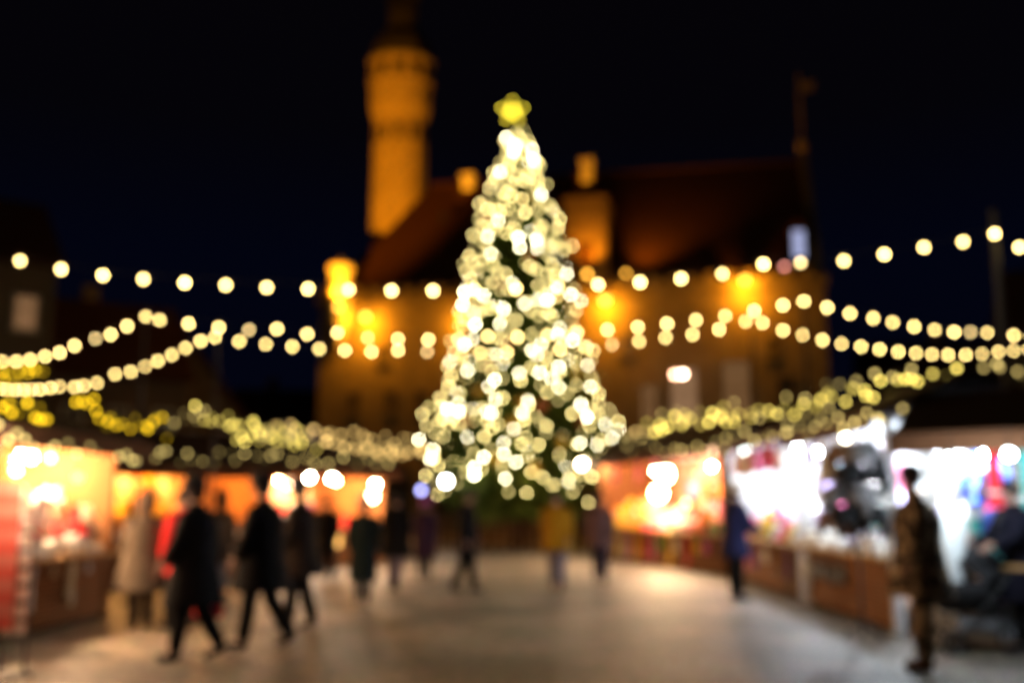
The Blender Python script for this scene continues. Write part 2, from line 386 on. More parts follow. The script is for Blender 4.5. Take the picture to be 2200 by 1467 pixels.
for (u, v) in ((1008, 376), (1262, 348)):
    x, z = hall_at(u, v, -HD/2)
    floodlight(loc2w(HA, HRZ, x-0.9, HD/2-3.2, RIDGE-3.2), loc2w(HA, HRZ, x, HD/2, z-0.3), 1100, 24, "small floodlight on the roof aimed at the %s chimney" % ("left" if u < 1100 else "right"))

# ------------------------------------------------------------------ houses round the square
def house(A, B, depth, eave, ridge, label, wallcol, wins, lit=(), gable_front=False, roofm=M_tile, door=None, litcol=(1.0,0.6,0.35), lits=0.35):
    rz, L = frame_of(A, B)
    T = thing("old_house", label, "house", (A[0],A[1],0), rz, "old houses round the square")
    wm = mat("house_plaster_%d" % int(sum(wallcol)*1000), wallcol, 0.9, 0.15, 0.6)
    w_ = MB().box(0, L, 0, depth, 0, eave)
    w_.box(-0.08, L+0.08, -0.08, depth+0.08, 0, 0.7)
    rf = MB()
    if gable_front:
        w_.add([(0,0,eave),(L,0,eave),(L/2,0,ridge-0.25),(0,depth,eave),(L,depth,eave),(L/2,depth,ridge-0.25)], [(0,1,2),(5,4,3),(0,2,5,3),(1,4,5,2)])
        rf.slab([(-0.4,-0.35,eave-0.5),(L/2,-0.35,ridge),(L/2,depth+0.35,ridge),(-0.4,depth+0.35,eave-0.5)][::-1], 0.2)
        rf.slab([(L/2,-0.35,ridge),(L+0.4,-0.35,eave-0.5),(L+0.4,depth+0.35,eave-0.5),(L/2,depth+0.35,ridge)][::-1], 0.2)
    else:
        w_.add([(0,0,eave),(0,depth,eave),(0,depth/2,ridge-0.25),(L,0,eave),(L,depth,eave),(L,depth/2,ridge-0.25)], [(0,2,1),(3,4,5),(0,3,5,2),(2,5,4,1)])
        rf.slab([(-0.3,-0.45,eave-0.35),(L+0.3,-0.45,eave-0.35),(L+0.3,depth/2,ridge),(-0.3,depth/2,ridge)], 0.2)
        rf.slab([(-0.3,depth/2,ridge),(L+0.3,depth/2,ridge),(L+0.3,depth+0.45,eave-0.35),(-0.3,depth+0.45,eave-0.35)], 0.2)
    w_.build("wall", wm, T); roof = rf.build("roof", roofm, T)
    cx = L*0.3; MB().box(cx, cx+0.8, depth/2+0.4, depth/2+1.2, ridge-2, ridge+0.9).build("chimney", M_stone, roof)
    for i, (x, z, ww, hh) in enumerate(wins):
        li = i in lit
        wn = MB().box(x-ww/2, x+ww/2, -0.03, -0.004, z, z+hh).build("window", glow("house_window_%d" % int(litcol[1]*100+lits*1000), litcol, lits) if li else M_glass, T)
        fr = MB()
        for a_ in (-1, 1): fr.box(x+a_*ww/2-0.06, x+a_*ww/2+0.06, -0.09, -0.002, z, z+hh)
        fr.box(x-ww/2-0.12, x+ww/2+0.12, -0.14, -0.001, z-0.12, z); fr.box(x-ww/2-0.08, x+ww/2+0.08, -0.1, -0.001, z+hh, z+hh+0.1)
        fr.box(x-0.03, x+0.03, -0.06, -0.031, z, z+hh); fr.box(x-ww/2, x+ww/2, -0.058, -0.031, z+hh*0.6, z+hh*0.6+0.06)
        fr.build("frame", M_frame, wn)
    if door is not None:
        d = MB().box(door-0.6, door+0.6, -0.06, -0.004, 0.1, 2.3).build("door", M_woodd, T)
        MB().ball((door+0.45, -0.1, 1.1), 0.05, 8, 5).build("handle", M_dark, d)
    return T
def grid(L, zs, n, ww=0.9, hh=1.4): return [((i+0.5)*L/n, z, ww, hh) for z in zs for i in range(n)]
house((-29,36.5),(-20.3,43.3), 9, 12.4, 16.0, "tall plastered corner house with one lit window at the far left", (0.13,0.10,0.07), grid(11.0,(1.6,5.2,9.1),5), (14,), door=5.2, litcol=(1.0,0.5,0.22), lits=0.24)
house((-21.9,47),(-16.6,50.5), 8, 8.2, 12.2, "narrow dark house with a steep roof right of the tall corner house", (0.10,0.07,0.05), grid(6.3,(1.4,4.8),3), (), door=2.9)
house((-22.2,54),(-15.2,56), 10, 6.6, 11.4, "gabled house with brown plaster between the corner house and the low house", (0.16,0.10,0.05), grid(7.2,(1.4,4.2),4), (), gable_front=True, door=2.6)
house((-20.5,72),(-13.4,73), 8, 7.9, 10.4, "low far house with a row of four pale lit windows left of the hall", (0.10,0.09,0.07), grid(7.1,(1.2,),4)+grid(7.1,(5.5,),4,1.05,1.6), (4,5,6,7), door=0.9, litcol=(1.0,0.62,0.42), lits=0.22)
house((21.5,60),(36,56), 10, 8.2, 12.0, "dark unlit house to the right of the town hall", (0.05,0.045,0.035), grid(15,(1.4,4.8),6), ())
house((16.8,34),(26,28), 9, 7.0, 10.5, "dim olive house rising behind the stalls at the far right", (0.12,0.11,0.07), grid(10.9,(1.4,4.2),4), ())

# ------------------------------------------------------------------ Christmas tree
TY = 38.0; TB = G(1115, 1085+CAMZ*FPX/TY); TB = Vector((P(1112, 1150, TY).x, TY, 0))
def tz(v): return P(1112, v, TY).z
ENV = [(tz(v), r) for v, r in ((1075,2.35),(1045,2.7),(1000,3.05),(950,3.2),(900,3.2),(850,3.08),(800,2.8),(750,2.45),(700,2.2),(640,2.1),(580,1.98),(520,1.82),(460,1.38),(400,1.0),(350,0.62),(300,0.26),(272,0.06))]
ENV.sort()
def env(z):
    if z <= ENV[0][0]: return ENV[0][1]
    for (a, ra), (b, rb) in zip(ENV, ENV[1:]):
        if z <= b: return ra+(rb-ra)*(z-a)/(b-a)
    return 0.05
M_needle = mat("fir_needles", (0.11,0.15,0.025), 0.75, 0.45, 1.2)
BR = []
def tree():
    rnd = random.Random(21)
    T = thing("christmas_tree", "tall spruce Christmas tree covered in warm white lights in the middle of the square", "christmas tree", TB)
    top = ENV[-1][0]
    MB().tube([(0,0,0),(0.03,0,4),(0,0.02,9),(0,0,13),(0,0,top)], [0.26,0.22,0.15,0.08,0.02], 9).build("trunk", M_bark, T)
    limbs = MB(); cr = MB()
    z = 1.25; lay = 0
    while z < top-0.15:
        r = env(z)
        n = max(5, int(5+r*3.4))
        for i in range(n):
            az = 2*PI*(i+rnd.random()*0.7)/n + lay*1.3
            ln = r*rnd.choice((0.72,0.9,1.0,1.06,1.12))*rnd.uniform(0.9,1.05)
            if math.cos(az) > 0.8: ln *= 1.1 if z < 9 else 1.05
            z0 = z+rnd.uniform(-0.12,0.12)
            d = Vector((math.cos(az), math.sin(az), 0)); side = Vector((-d.y, d.x, 0))
            def pt(t): return d*(ln*t) + Vector((0,0,z0+0.25*ln*t*(0.5)-0.30*ln*t*t))
            limbs.tube([pt(0.02), pt(0.5), pt(1.0)], [0.035,0.022,0.008], 4)
            BR.append((z0, az, ln, pt(0.55), pt(0.8), pt(1.0), rnd.random()))
            m = int(6+ln*6)
            for j in range(m):
                t = 0.16+0.86*(j+rnd.random()*0.5)/m
                c = pt(t)
                for s in (-1, 1):
                    L = (0.20+0.42*(1-t)*min(ln,2)*0.6)*rnd.uniform(0.8,1.25)
                    tip = c + side*s*L + d*L*0.55 + Vector((0,0,-L*rnd.uniform(0.1,0.6)))
                    ax = (tip-c).normalized(); up = Vector((0,0,1)); wv = ax.cross(up).normalized()*0.085
                    q = [c-wv*0.6, c+ax*L*0.6+wv, tip, c+ax*L*0.5-wv]
                    cr.add(q, [(0,1,2,3)])
                    h = Vector((0,0,0.075)); cr.add([c-h*0.5, c+ax*L*0.55+h, tip, c+ax*L*0.5-h*1.6], [(0,1,2,3)])
        z += 0.36 if r > 1 else 0.26
        lay += 1
    limbs.build("branch_frame", M_bark, T)
    # inner foliage mass, loose sprays close to the trunk
    for k in range(4200):
        z = rnd.uniform(1.1, top-0.6); r = env(z)*rnd.uniform(0.1,0.72); a = rnd.uniform(0,2*PI)
        c = Vector((r*math.cos(a), r*math.sin(a), z)); v1 = Vector((rnd.uniform(-1,1),rnd.uniform(-1,1),rnd.uniform(-0.7,0.4))).normalized()*rnd.uniform(0.15,0.32)
        v2 = v1.cross(Vector((rnd.uniform(-1,1),rnd.uniform(-1,1),rnd.uniform(-1,1)))).normalized()*0.09
        cr.add([c-v2, c+v1*0.6-v2*1.2, c+v1, c+v1*0.5+v2*1.2], [(0,1,2,3)])
    cr.build("crown", M_needle, T)
    return T
TREE = tree()

ICO = None
def bulb_mesh(name, r, m, n=8, k=5, cap=True):
    b = MB().ball((0,0,0), r, n, k); mats = [m]
    if cap:
        b.mi = 1; b.lathe([(r*0.35, r*0.85),(r*0.35, r*1.5)], 6); mats.append(M_cable)
    return b.mesh(name, mats, True)
WARM = (1.0, 0.80, 0.42)
M_tbulb = glow("fairy_bulb_glow", (1.0,0.78,0.28), 21, 0.75)
BM_tree = bulb_mesh("fairy_bulb", 0.042, M_tbulb, 7, 4)
BM_treeb = bulb_mesh("bright_fairy_bulb", 0.044, glow("bright_fairy_bulb_glow", (1.0,0.88,0.55), 60, 0.45), 7, 4)

def light_chain(name, pts, me, label, group, cable_r=0.006, loose=None, cat="light chain"):
    base = sum(pts, Vector())/len(pts); base.z = min(p.z for p in pts)
    t = thing(name, label, cat, base, 0, group)
    c = MB()
    cp = [p-base+Vector((0,0,0.055)) for p in pts]
    c.tube(cp, cable_r, 4); c.build("cable", M_cable, t)
    for p in pts: put("bulb", (BM_treeb if me is BM_tree and random.random() < (0.13 if p.z > 10 else 0.24) else me), t, p-base, random.random()*6)
    return t
def tree_chains():
    rnd = random.Random(5)
    sect = 12
    buckets = [[] for _ in range(sect)]
    for (z0, az, ln, p1, p2, p3, q) in BR:
        k = int(((az+PI/sect) % (2*PI))/(2*PI)*sect) % sect
        n = 3 if q > 0.66 else (2 if q > 0.30 else 1)
        if z0 > 14.5: n = min(n, 2)
        if z0 > 15.6: n = 1
        if z0 < 2.35: continue
        for p in (p3, p2, p1)[:n]:
            out = Vector((math.cos(az), math.sin(az), 0))
            buckets[k].append(TB + p + out*0.10 + Vector((rnd.uniform(-0.12,0.12), rnd.uniform(-0.12,0.12), rnd.uniform(-0.05,0.16))))
    names = ["right", "right rear", "rear right", "rear", "rear left", "left rear", "left", "front left edge", "front left", "middle front", "front right", "front right edge"]
    for k, b in enumerate(buckets):
        b.sort(key=lambda p: p.z)
        # visit by height with a zigzag so the wire stays short
        b = b[:98]
        if k == 10:
            for (u, v) in ((1215,1003),(1222,1028),(1230,1056),(1264,1078)): b.insert(0, P(u, v, TY-2.6))
            b = b[:99]
        light_chain("fairy_light_chain", b, BM_tree, "warm white fairy lights climbing the %s side of the tree" % names[k], "fairy lights on the Christmas tree", 0.004)
tree_chains()

def star():
    c = P(1101, 240, TY)
    t = thing("tree_star", "glowing yellow star on the tip of the Christmas tree", "star", (c.x, c.y, c.z-0.45))
    b = MB(); pts = []
    for i in range(10):
        a = PI/2+i*PI/5; r = 0.46 if i % 2 == 0 else 0.2
        pts.append((r*math.cos(a), r*math.sin(a)))
    vs = [(x, 0, z+0.45) for x, z in pts]+[(0,-0.10,0.45),(0,0.10,0.45)]
    b.add(vs, [(i, (i+1)%10, 10) for i in range(10)]+[((i+1)%10, i, 11) for i in range(10)])
    b.build("star_body", glow("star_glow", (0.85,0.64,0.03), 0.62), t)
    me = bulb_mesh("star_bulb", 0.045, glow("star_bulb_glow", (1.0,0.78,0.05), 14, 0.4), 7, 4, False)
    for i in range(10):
        put("bulb", me, t, (pts[i][0], -0.05, pts[i][1]+0.45))
    MB().tube([(0,0,-0.35),(0,0,0.1)], 0.03, 6).build("mount", M_dark, t)
star()

def baubles():
    rnd = random.Random(11)
    gold = mat("gold_bauble", (0.85,0.50,0.06), 0.3, 0.05, 2, 0.5); red = mat("copper_bauble", (0.55,0.12,0.05), 0.35, 0.05, 2, 0.3)
    def mk(m):
        b = MB().ball((0,0,0), 0.2, 14, 9); b.mi = 1; b.lathe([(0.05,0.185),(0.05,0.25)], 8); return b.mesh("bauble", [m, M_dark], True)
    mg, mr = mk(gold), mk(red)
    spots = [(1130,430,'g'),(1120,862,'g'),(1207,948,'g'),(1045,470,'r'),(1140,548,'r'),(1050,790,'r'),(1160,755,'r'),(1190,640,'g'),(1100,905,'g'),(1075,610,'r'),(1240,800,'g'),(1000,905,'r'),(1060,985,'g'),(1250,905,'r'),(1150,1005,'g'),(1165,870,'r'),(1025,840,'g'),(1090,735,'r')]
    words = {1130:"near the top of the tree",1120:"low in the middle of the tree",1207:"low at the right of the tree",1045:"high on the left of the tree",1140:"in the dark gap of the upper tree",1050:"left of the lower middle of the tree",1160:"right of the middle of the tree",1190:"by the long string of bulbs on the tree",1100:"just under the low middle golden bauble",1075:"left of centre above the middle of the tree",1240:"on the right edge of the tree",1000:"at the lower left edge of the tree",1060:"above the lowest left boughs of the tree",1250:"at the lower right edge of the tree",1150:"above the lowest boughs right of centre",1165:"in the lower right of the tree",1025:"in the lower left of the tree",1090:"in the very middle of the tree"}
    for (u, v, k) in spots:
        z = tz(v); r = env(z); dx = P(u, v, TY).x-TB.x
        dy = math.sqrt(max(0.05, (r*0.98)**2-dx*dx))
        p = P(u, v, TY-dy)
        o = put("bauble", mg if k == 'g' else mr, None, p)
        tag(o, ("golden bauble " if k == 'g' else "copper red bauble ")+words[u], "bauble", "baubles on the tree")
baubles()
def tree_fence():
    t = thing("picket_fence", "low dark fence in a ring round the foot of the tree", "fence", TB)
    r = 3.0; rails = MB(); n = 44
    for zz in (0.35, 0.85):
        rails.tube([(r*math.cos(2*PI*i/32), r*math.sin(2*PI*i/32), zz) for i in range(33)], 0.035, 4, False)
    rails.build("rail", M_woodd, t)
    for i in range(n):
        a = 2*PI*i/n; p = MB().box(-0.06,0.06,-0.015,0.015,0,1.0).add([(-0.06,-0.015,1.0),(0.06,-0.015,1.0),(0,-0.015,1.12),(-0.06,0.015,1.0),(0.06,0.015,1.0),(0,0.015,1.12)], [(0,1,2),(5,4,3),(0,2,5,3),(1,4,5,2)])
        o = p.build("picket", M_woodd, t, loc=((r+0.06)*math.cos(a), (r+0.06)*math.sin(a), 0)); o.rotation_euler = (0,0,a+PI/2)
tree_fence()

# ------------------------------------------------------------------ festoon strings over the square
M_fbulb = glow("festoon_bulb_glow", (1.0,0.70,0.235), 26, 0.25)
BM_fest = bulb_mesh("festoon_bulb", 0.031, M_fbulb, 10, 7)
M_fdim = glow("festoon_bulb_dim_glow", (1.0,0.70,0.28), 12)
BM_fdim = bulb_mesh("festoon_bulb_dim", 0.031, M_fdim, 10, 7)
def festoon(px, depth, label, dim=()):
    pts = [P(u, v, depth(i/(len(px)-1), u)) for i, (u, v) in enumerate(px)]
    base = Vector((sum(p.x for p in pts)/len(pts), sum(p.y for p in pts)/len(pts), min(p.z for p in pts)))
    t = thing("festoon_string", label, "string of lights", base, 0, "festoon strings over the square")
    c = MB(); c.tube([p-base+Vector((0,0,0.06)) for p in pts], 0.007, 5)
    c.build("cable", M_cable, t)
    for i, p in enumerate(pts): put("bulb", BM_fdim if i in dim else BM_fest, t, p-base)
    return pts
row1 = [(-48,541),(43,560),(131,578),(221,591),(308,599),(397,607),(485,612),(573,617),(662,620),(749,622),(841,624),(930,624),(1018,622),(1108,620),(1197,616),(1285,611),(1375,606),(1463,598),(1552,588),(1640,567),(1720,564),(1813,560),(1900,546),(1985,531),(2069,519),(2137,502)]
f1 = festoon(row1, lambda t, u: 12.0, "nearest and highest festoon string of white bulbs crossing the whole square", dim=(20,))
f1b = festoon([(2190,531),(2235,548),(2280,560)], lambda t, u: 12.1+t*0.8, "short end of festoon string sloping down past the pole at the right edge")
row2 = [(343,687),(405,695),(470,703),(535,708),(595,706),(660,717),(725,714),(790,725),(855,728),(920,729),(985,729),(1048,722),(1112,724),(1176,720),(1240,714),(1305,708),(1370,702),(1433,695),(1495,687),(1558,678),(1620,667),(1682,655),(1727,647)]
f2 = festoon(row2, lambda t, u: 16.5-0.6*t, "middle festoon string of yellow bulbs crossing in front of the tree", dim=(3,7))
row3 = [(462,724),(514,733),(571,739),(628,744),(686,749),(741,752),(798,755),(855,752),(918,755),(975,757),(1032,757),(1089,756),(1146,752),(1203,750),(1260,746),(1315,740),(1373,733),(1430,725),(1488,718),(1545,707),(1602,690)]
f3 = festoon(row3, lambda t, u: 17.8+0.2*t, "lowest festoon string of yellow bulbs crossing just below the middle one", dim=(8,9,15))
l2 = [(-60,772),(-28,775),(5,776),(35,776),(65,772),(97,765),(128,757),(160,742),(205,727),(238,718),(273,700),(313,680)]
festoon(l2, lambda t, u: 16.5+4.2*(1-t), "upper festoon string climbing from the left edge to the left mast", dim=(8,))
l3 = [(-18,832),(0,834),(16,836),(33,837),(50,837),(68,836),(86,836),(108,833),(128,830),(160,831),(180,828),(208,822),(247,803),(281,798),(310,787),(339,775),(369,762),(399,747),(431,732)]
festoon(l3, lambda t, u: 17.8+5.0*(1-t), "lower festoon string climbing from the left edge toward the second mast")
r2 = [(1777,660),(1826,673),(1876,683),(1918,692),(1964,701),(2008,708),(2050,713),(2085,713),(2121,714),(2178,720),(2215,722)]
festoon(r2, lambda t, u: 16.2+3.2*t, "upper festoon string sloping down from the right mast to the right edge", dim=(7,))
r3 = [(1638,693),(1682,709),(1725,719),(1767,730),(1808,738),(1850,744),(1890,750),(1930,755),(1968,758),(2002,761),(2037,762),(2075,762),(2110,760),(2145,755),(2178,753),(2210,750)]
festoon(r3, lambda t, u: 18.1+3.6*t, "lower festoon string sagging from the inner right mast to the right edge")

def mast(p, z0, label):
    t = thing("light_mast", label, "mast", (p.x, p.y, z0), 0, "masts holding the festoon strings")
    MB().tube([(0,0,0),(0,0,p.z-z0+0.12)], [0.035,0.022], 8).build("pole", M_dark, t)
    MB().tube([(0.0,0,p.z-z0+0.06),(0.10,-0.05,p.z-z0+0.10)], 0.010, 5).build("hook", M_dark, t)
    MB().box(-0.09,0.09,-0.09,0.09,0.0,0.05).build("foot_plate", M_dark, t)

# ------------------------------------------------------------------ stalls
STALLS = {}
def stall(key, A, B, depth, ze, zr, label, front=M_wood, back=M_woodl, over=0.45, counter_h=0.92, sides=(0,1), postm=None):
    rz, L = frame_of(A, B)
    T = thing("market_stall", label, "market stall", (A[0],A[1],0), rz, "wooden market stalls")
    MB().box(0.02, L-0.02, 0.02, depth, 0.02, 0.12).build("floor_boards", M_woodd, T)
    MB().box(0.08, L-0.08, -0.02, 0.02, 0.06, counter_h-0.05).box(0.0, L, -0.055, -0.02, 0.12, 0.22).box(0.0, L, -0.055, -0.02, counter_h-0.2, counter_h-0.1).build("counter_front", front, T)
    MB().box(-0.03, L+0.03, -0.22, 0.5, counter_h-0.05, counter_h).build("counter_top", M_woodl, T)
    for x in (0.0, L):
        for y in (0.0, depth):
            MB().box(x-0.06, x+0.06, y-0.06, y+0.06, 0, ze).build("post", postm or front, T)
    MB().box(0.06, L-0.06, depth-0.02, depth+0.02, 0.12, ze).build("back_wall", back, T)
    if sides:
        for x in [(0.0, L)[q] for q in sides]:
            MB().box(x-0.02, x+0.02, 0.06, depth-0.06, 0.12, ze).add([(x-0.02,0.02,ze),(x-0.02,depth,ze),(x-0.02,depth/2,zr-0.12),(x+0.02,0.02,ze),(x+0.02,depth,ze),(x+0.02,depth/2,zr-0.12)], [(0,2,1),(3,4,5),(0,3,5,2),(2,5,4,1)]).build("side_wall", back if key in "DE" else front, T)
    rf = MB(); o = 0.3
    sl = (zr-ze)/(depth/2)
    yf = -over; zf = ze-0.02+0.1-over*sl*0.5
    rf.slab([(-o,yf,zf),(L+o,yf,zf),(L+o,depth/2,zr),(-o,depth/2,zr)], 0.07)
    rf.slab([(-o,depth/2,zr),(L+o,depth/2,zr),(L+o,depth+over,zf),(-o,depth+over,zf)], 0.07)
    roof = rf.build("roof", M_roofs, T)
    MB().box(-o-0.02, L+o+0.02, yf-0.035, yf-0.003, zf-0.20, zf+0.03).build("fascia", M_woodd, roof)
    if key in 'DHEF':
        MB().box(0.05, L-0.05, 0.02, depth-0.03, ze-0.05, ze-0.02).build("bounce_panel", PALE, T)  # pale panel added to hide the dark roof underside and bounce lamp light
    for i, zz in enumerate((1.35, 1.75)):
        MB().box(0.08, L-0.08, depth-0.32, depth-0.025, zz, zz+0.03).build("shelf", M_woodl, T)
    STALLS[key] = dict(A=A, rz=rz, L=L, D=depth, ze=ze, zr=zr, zf=zf, yf=yf, T=T, ch=counter_h)
    return T
def sw(key, x, y, z):
    s = STALLS[key]; return loc2w(s['A'], s['rz'], x, y, z)
stall('A', (-5.95,9.6), (-5.75,14.4), 2.4, 2.42, 2.95, "near left stall of dark wood piled with white and red goods", back=M_wood)
stall('B', (-8.0,18.7), (-5.3,21.6), 2.4, 2.36, 3.1, "left stall with bright orange lit back wall behind the walkers")
stall('C', (-5.9,24.0), (-3.55,27.4), 2.4, 2.5, 3.2, "far left stall with bare white bulbs under its eave", back=M_wood)
PALE = mat("pale_sheet", (0.62,0.62,0.64), 0.8, 0.12, 2)
stall('F', (2.75,30.4), (4.75,22.6), 2.2, 2.9, 3.5, "far right stall full of red and pink goods around a glaring lamp", sides=(0,1), back=mat("rose_boards", (0.55,0.25,0.18), 0.8, 0.2, 4))
stall('D', (4.85,22.0), (4.8,16.8), 2.0, 2.8, 3.25, "right stall hung with colourful knitwear beyond the stall of hats", sides=(0,), back=PALE, over=0.3, postm=PALE)
stall('H', (4.8,16.4), (4.75,12.6), 2.0, 2.68, 3.25, "right stall with brown counter and dark hats under cold white light", sides=(), back=PALE, over=0.3, postm=PALE)
stall('E', (4.78,11.5), (7.6,9.7), 2.4, 2.36, 2.95, "nearest right stall with dark roof, brilliantly lit in cold white", front=mat("grey_sheet", (0.34,0.35,0.38), 0.8, 0.12, 2), back=mat("blue_grey_boards", (0.40,0.46,0.52), 0.8, 0.2, 5, pattern="planks"), over=0.5, sides=(1,), postm=mat("white_paint", (0.7,0.7,0.7), 0.6, 0.1, 4))
mast(P(313,678,16.5), 0, "left mast behind the near left stall, holding the middle festoon string")
mast(P(470,703,17.8), 0, "second left mast, behind the walkers, holding the lowest festoon string")
def roof_z(key, p):
    s = STALLS[key]; d = Vector((p.x-s['A'][0], p.y-s['A'][1])); y = -d.x*math.sin(s['rz'])+d.y*math.cos(s['rz'])
    t = (y-s['yf'])/(s['D']/2-s['yf']); return s['zf']+(s['zr']-s['zf'])*max(0,min(1,t))
pm = P(1727,647,15.9); mast(pm, roof_z('H', pm), "right mast standing on the roof of the stall of hats")
pm = P(1615,690,18.0); mast(pm, roof_z('D', pm), "inner right mast standing on the roof of the knitwear stall")
pm = P(2137,500,12.25)
t = thing("light_pole", "tall grey pole at the right edge carrying the highest festoon string", "pole", (pm.x, pm.y, 0))
MB().tube([(0,0,0),(0,0,pm.z+0.3)], [0.06,0.045], 8).build("pole", mat("grey_metal", (0.05,0.045,0.04), 0.6, 0.15, 4, 0.0), t)
MB().lathe([(0.16,0),(0.16,0.06),(0.08,0.1),(0.07,0.4)], 10).build("base", M_dark, t)

# hanging lamps
def pendant(loc, label, energy, col, r=0.055, L=300, drop=0.35, shade=True, group="bare bulbs and lamps in the stalls"):
    loc = Vector(loc)
    t = thing("pendant_lamp", label, "lamp", loc, 0, group)
    MB().tube([(0,0,r*0.9),(0,0,drop)], 0.006, 5).build("cord", M_cable, t)
    MB().lathe([(r*0.5,r*0.85),(r*0.5,r*2.0)], 8).build("socket", M_dark, t)
    if shade: MB().lathe([(0.15,r*1.0),(0.06,r*2.2),(0.03,r*2.4)], 12).build("lamp_shade", M_dark, t)
    MB().ball((0,0,0), r, 12, 8).build("bulb", glow("stall_bulb_%d_%d" % (int(L), int(col[2]*100)), col, L, sample=False), t, True)
    if energy: lamp('POINT', loc+Vector((0,0,-r*1.6-0.03)), energy, col, t, 0.05)
    return t
WW = (1.0,0.58,0.26); OR = (1.0,0.42,0.10); CW = (0.80,0.92,1.0); PK = (1.0,0.55,0.32)
LE = 1.0
def stall_lights(key, xs, y, z, energy, col, words, L=300, r=0.05, shade=True, spill=0.25):
    s = STALLS[key]
    for i, fx in enumerate(xs):
        zz = z; rt = s['zf']+(s['zr']-s['zf'])*min(1,(y-s['yf'])/(s['D']/2-s['yf']))-0.08
        t = pendant(sw(key, fx*s['L'], y, zz), words[i], energy*spill, col, r, L, max(0.12, rt-zz), shade)
        lamp('SPOT', sw(key, fx*s['L'], y, zz-0.14), energy*0.5, col, t, 0.06, sw(key, fx*s['L'], s['D'], 1.0), 150, 0.5)
stall_lights('A', (0.2,0.52,0.85), 0.8, 2.2, 750, (1.0,0.62,0.33), ["shaded lamp at the near end of the near left stall","shaded lamp in the middle of the near left stall","shaded lamp at the far end of the near left stall"], spill=0.7)
stall_lights('B', (0.25,0.75), 0.9, 2.15, 520, OR, ["orange lamp in the left half of the orange stall","orange lamp in the right half of the orange stall"], spill=0.5)
stall_lights('C', (0.3,0.8), 0.9, 2.2, 560, (1.0,0.46,0.16), ["shaded lamp deep inside the far left stall, left","shaded lamp deep inside the far left stall, right"], spill=0.5)
stall_lights('F', (0.3,0.75), 0.7, 2.5, 1200, PK, ["shaded lamp in the far half of the red and pink stall","shaded lamp in the near half of the red and pink stall"])
stall_lights('D', (0.25,0.75), 0.7, 2.5, 1500, (0.82,0.87,1.0), ["white lamp in the far half of the knitwear stall","white lamp in the near half of the knitwear stall"], spill=0.08)
stall_lights('H', (0.25,0.75), 0.7, 2.45, 1900, CW, ["cold white lamp in the far half of the stall of hats","cold white lamp in the near half of the stall of hats"], spill=0.08)
stall_lights('E', (0.15,0.45,0.8), 0.8, 2.15, 120, CW, ["cold white lamp at the left of the nearest right stall","cold white lamp in the middle of the nearest right stall","cold white lamp at the right of the nearest right stall"], spill=0.12)
# bare bulbs that show as discs of their own, plus two added at the white stall
for (u, v, Y, r, L, en, col, lab) in (
    (665,1024,24.6,0.07,200,160,(1.0,0.85,0.62),"left of two bare white bulbs side by side at the far left stall"),
    (713,1027,25.2,0.07,200,160,(1.0,0.85,0.62),"right of two bare white bulbs side by side at the far left stall"),
    (628,1042,24.4,0.09,90,40,(1.0,0.78,0.75),"pinkish white globe at the left corner of the far left stall"),
    (806,1040,26.6,0.07,220,60,(1.0,0.78,0.5),"upper bare bulb at the right end of the far left stall"),
    (800,1066,26.6,0.11,60,130,(1.0,0.62,0.36),"larger peach lamp below the bulb at the right end of the far left stall"),
    (1430,1018,25.5,0.17,160,280,(1.0,0.66,0.34),"upper glaring bulb at the front of the red and pink stall"),
    (1415,1058,25.3,0.17,100,280,(1.0,0.66,0.34),"glaring bulb hung lower at the front of the red and pink stall"),
    (1250,996,30.6,0.09,120,220,(1.0,0.70,0.42),"bare bulb at the right of the tree's foot"),
    (1303,993,30.2,0.10,60,30,(1.0,0.66,0.45),"peach bulb at the far corner of the red and pink stall"),
    (1598,962,21.6,0.10,60,40,(0.85,1.0,0.95),"cool white bulb at the far corner of the knitwear stall"),
    (1712,952,16.4,0.07,60,40,(0.9,0.95,1.0),"cool white bulb between the knitwear stall and the stall of hats"),
    (1817,940,14.6,0.045,30,10,(1.0,0.85,0.55),"warm bulb at the eave of the stall of hats"),
    (2042,985,10.3,0.05,80,45,CW,"cold white bulb at the left eave corner of the white stall"),  # added fill bulb to brighten the dress and the ground before it
    (2168,975,10.2,0.05,80,35,CW,"cold white bulb at the right of the white stall's eave, above the pram"),  # extra bulb put in to light the stall front behind the pram
    (45,976,10.6,0.036,120,60,(1.0,0.80,0.62),"bright white bulb at the eave of the near left stall"),
    (35,1010,8.9,0.036,30,40,(1.0,0.62,0.40),"peach bulb under the bright one at the near left stall"),
    (109,983,12.6,0.036,22,4,(1.0,0.62,0.38),"dimmer peach bulb at the eave of the near left stall"),
    (168,1024,13.4,0.06,9,3,(1.0,0.20,0.10),"small red lamp among the goods of the near left stall"),
    (905,1052,33.0,0.10,8,3,(0.45,0.45,1.0),"bluish lamp between the far left stall and the tree"),
    (958,1033,36.0,0.12,60,10,(0.8,0.9,1.0),"bluish white bulb at the lower left edge of the tree"),
    (1467,803,53.5,0.12,45,0,(1.0,0.62,0.42),"right of the pair of small lamps on the town hall front"),
    (1450,804,53.4,0.12,30,0,(1.0,0.50,0.30),"left of the pair of small lamps on the town hall front"),
    (1685,574,55.0,0.16,5,0,(1.0,0.35,0.28),"dim red lamp on the eave at the right end of the hall"),
    ):
    pendant(P(u, v, Y), lab, en, col, r, L, 0.3, False)
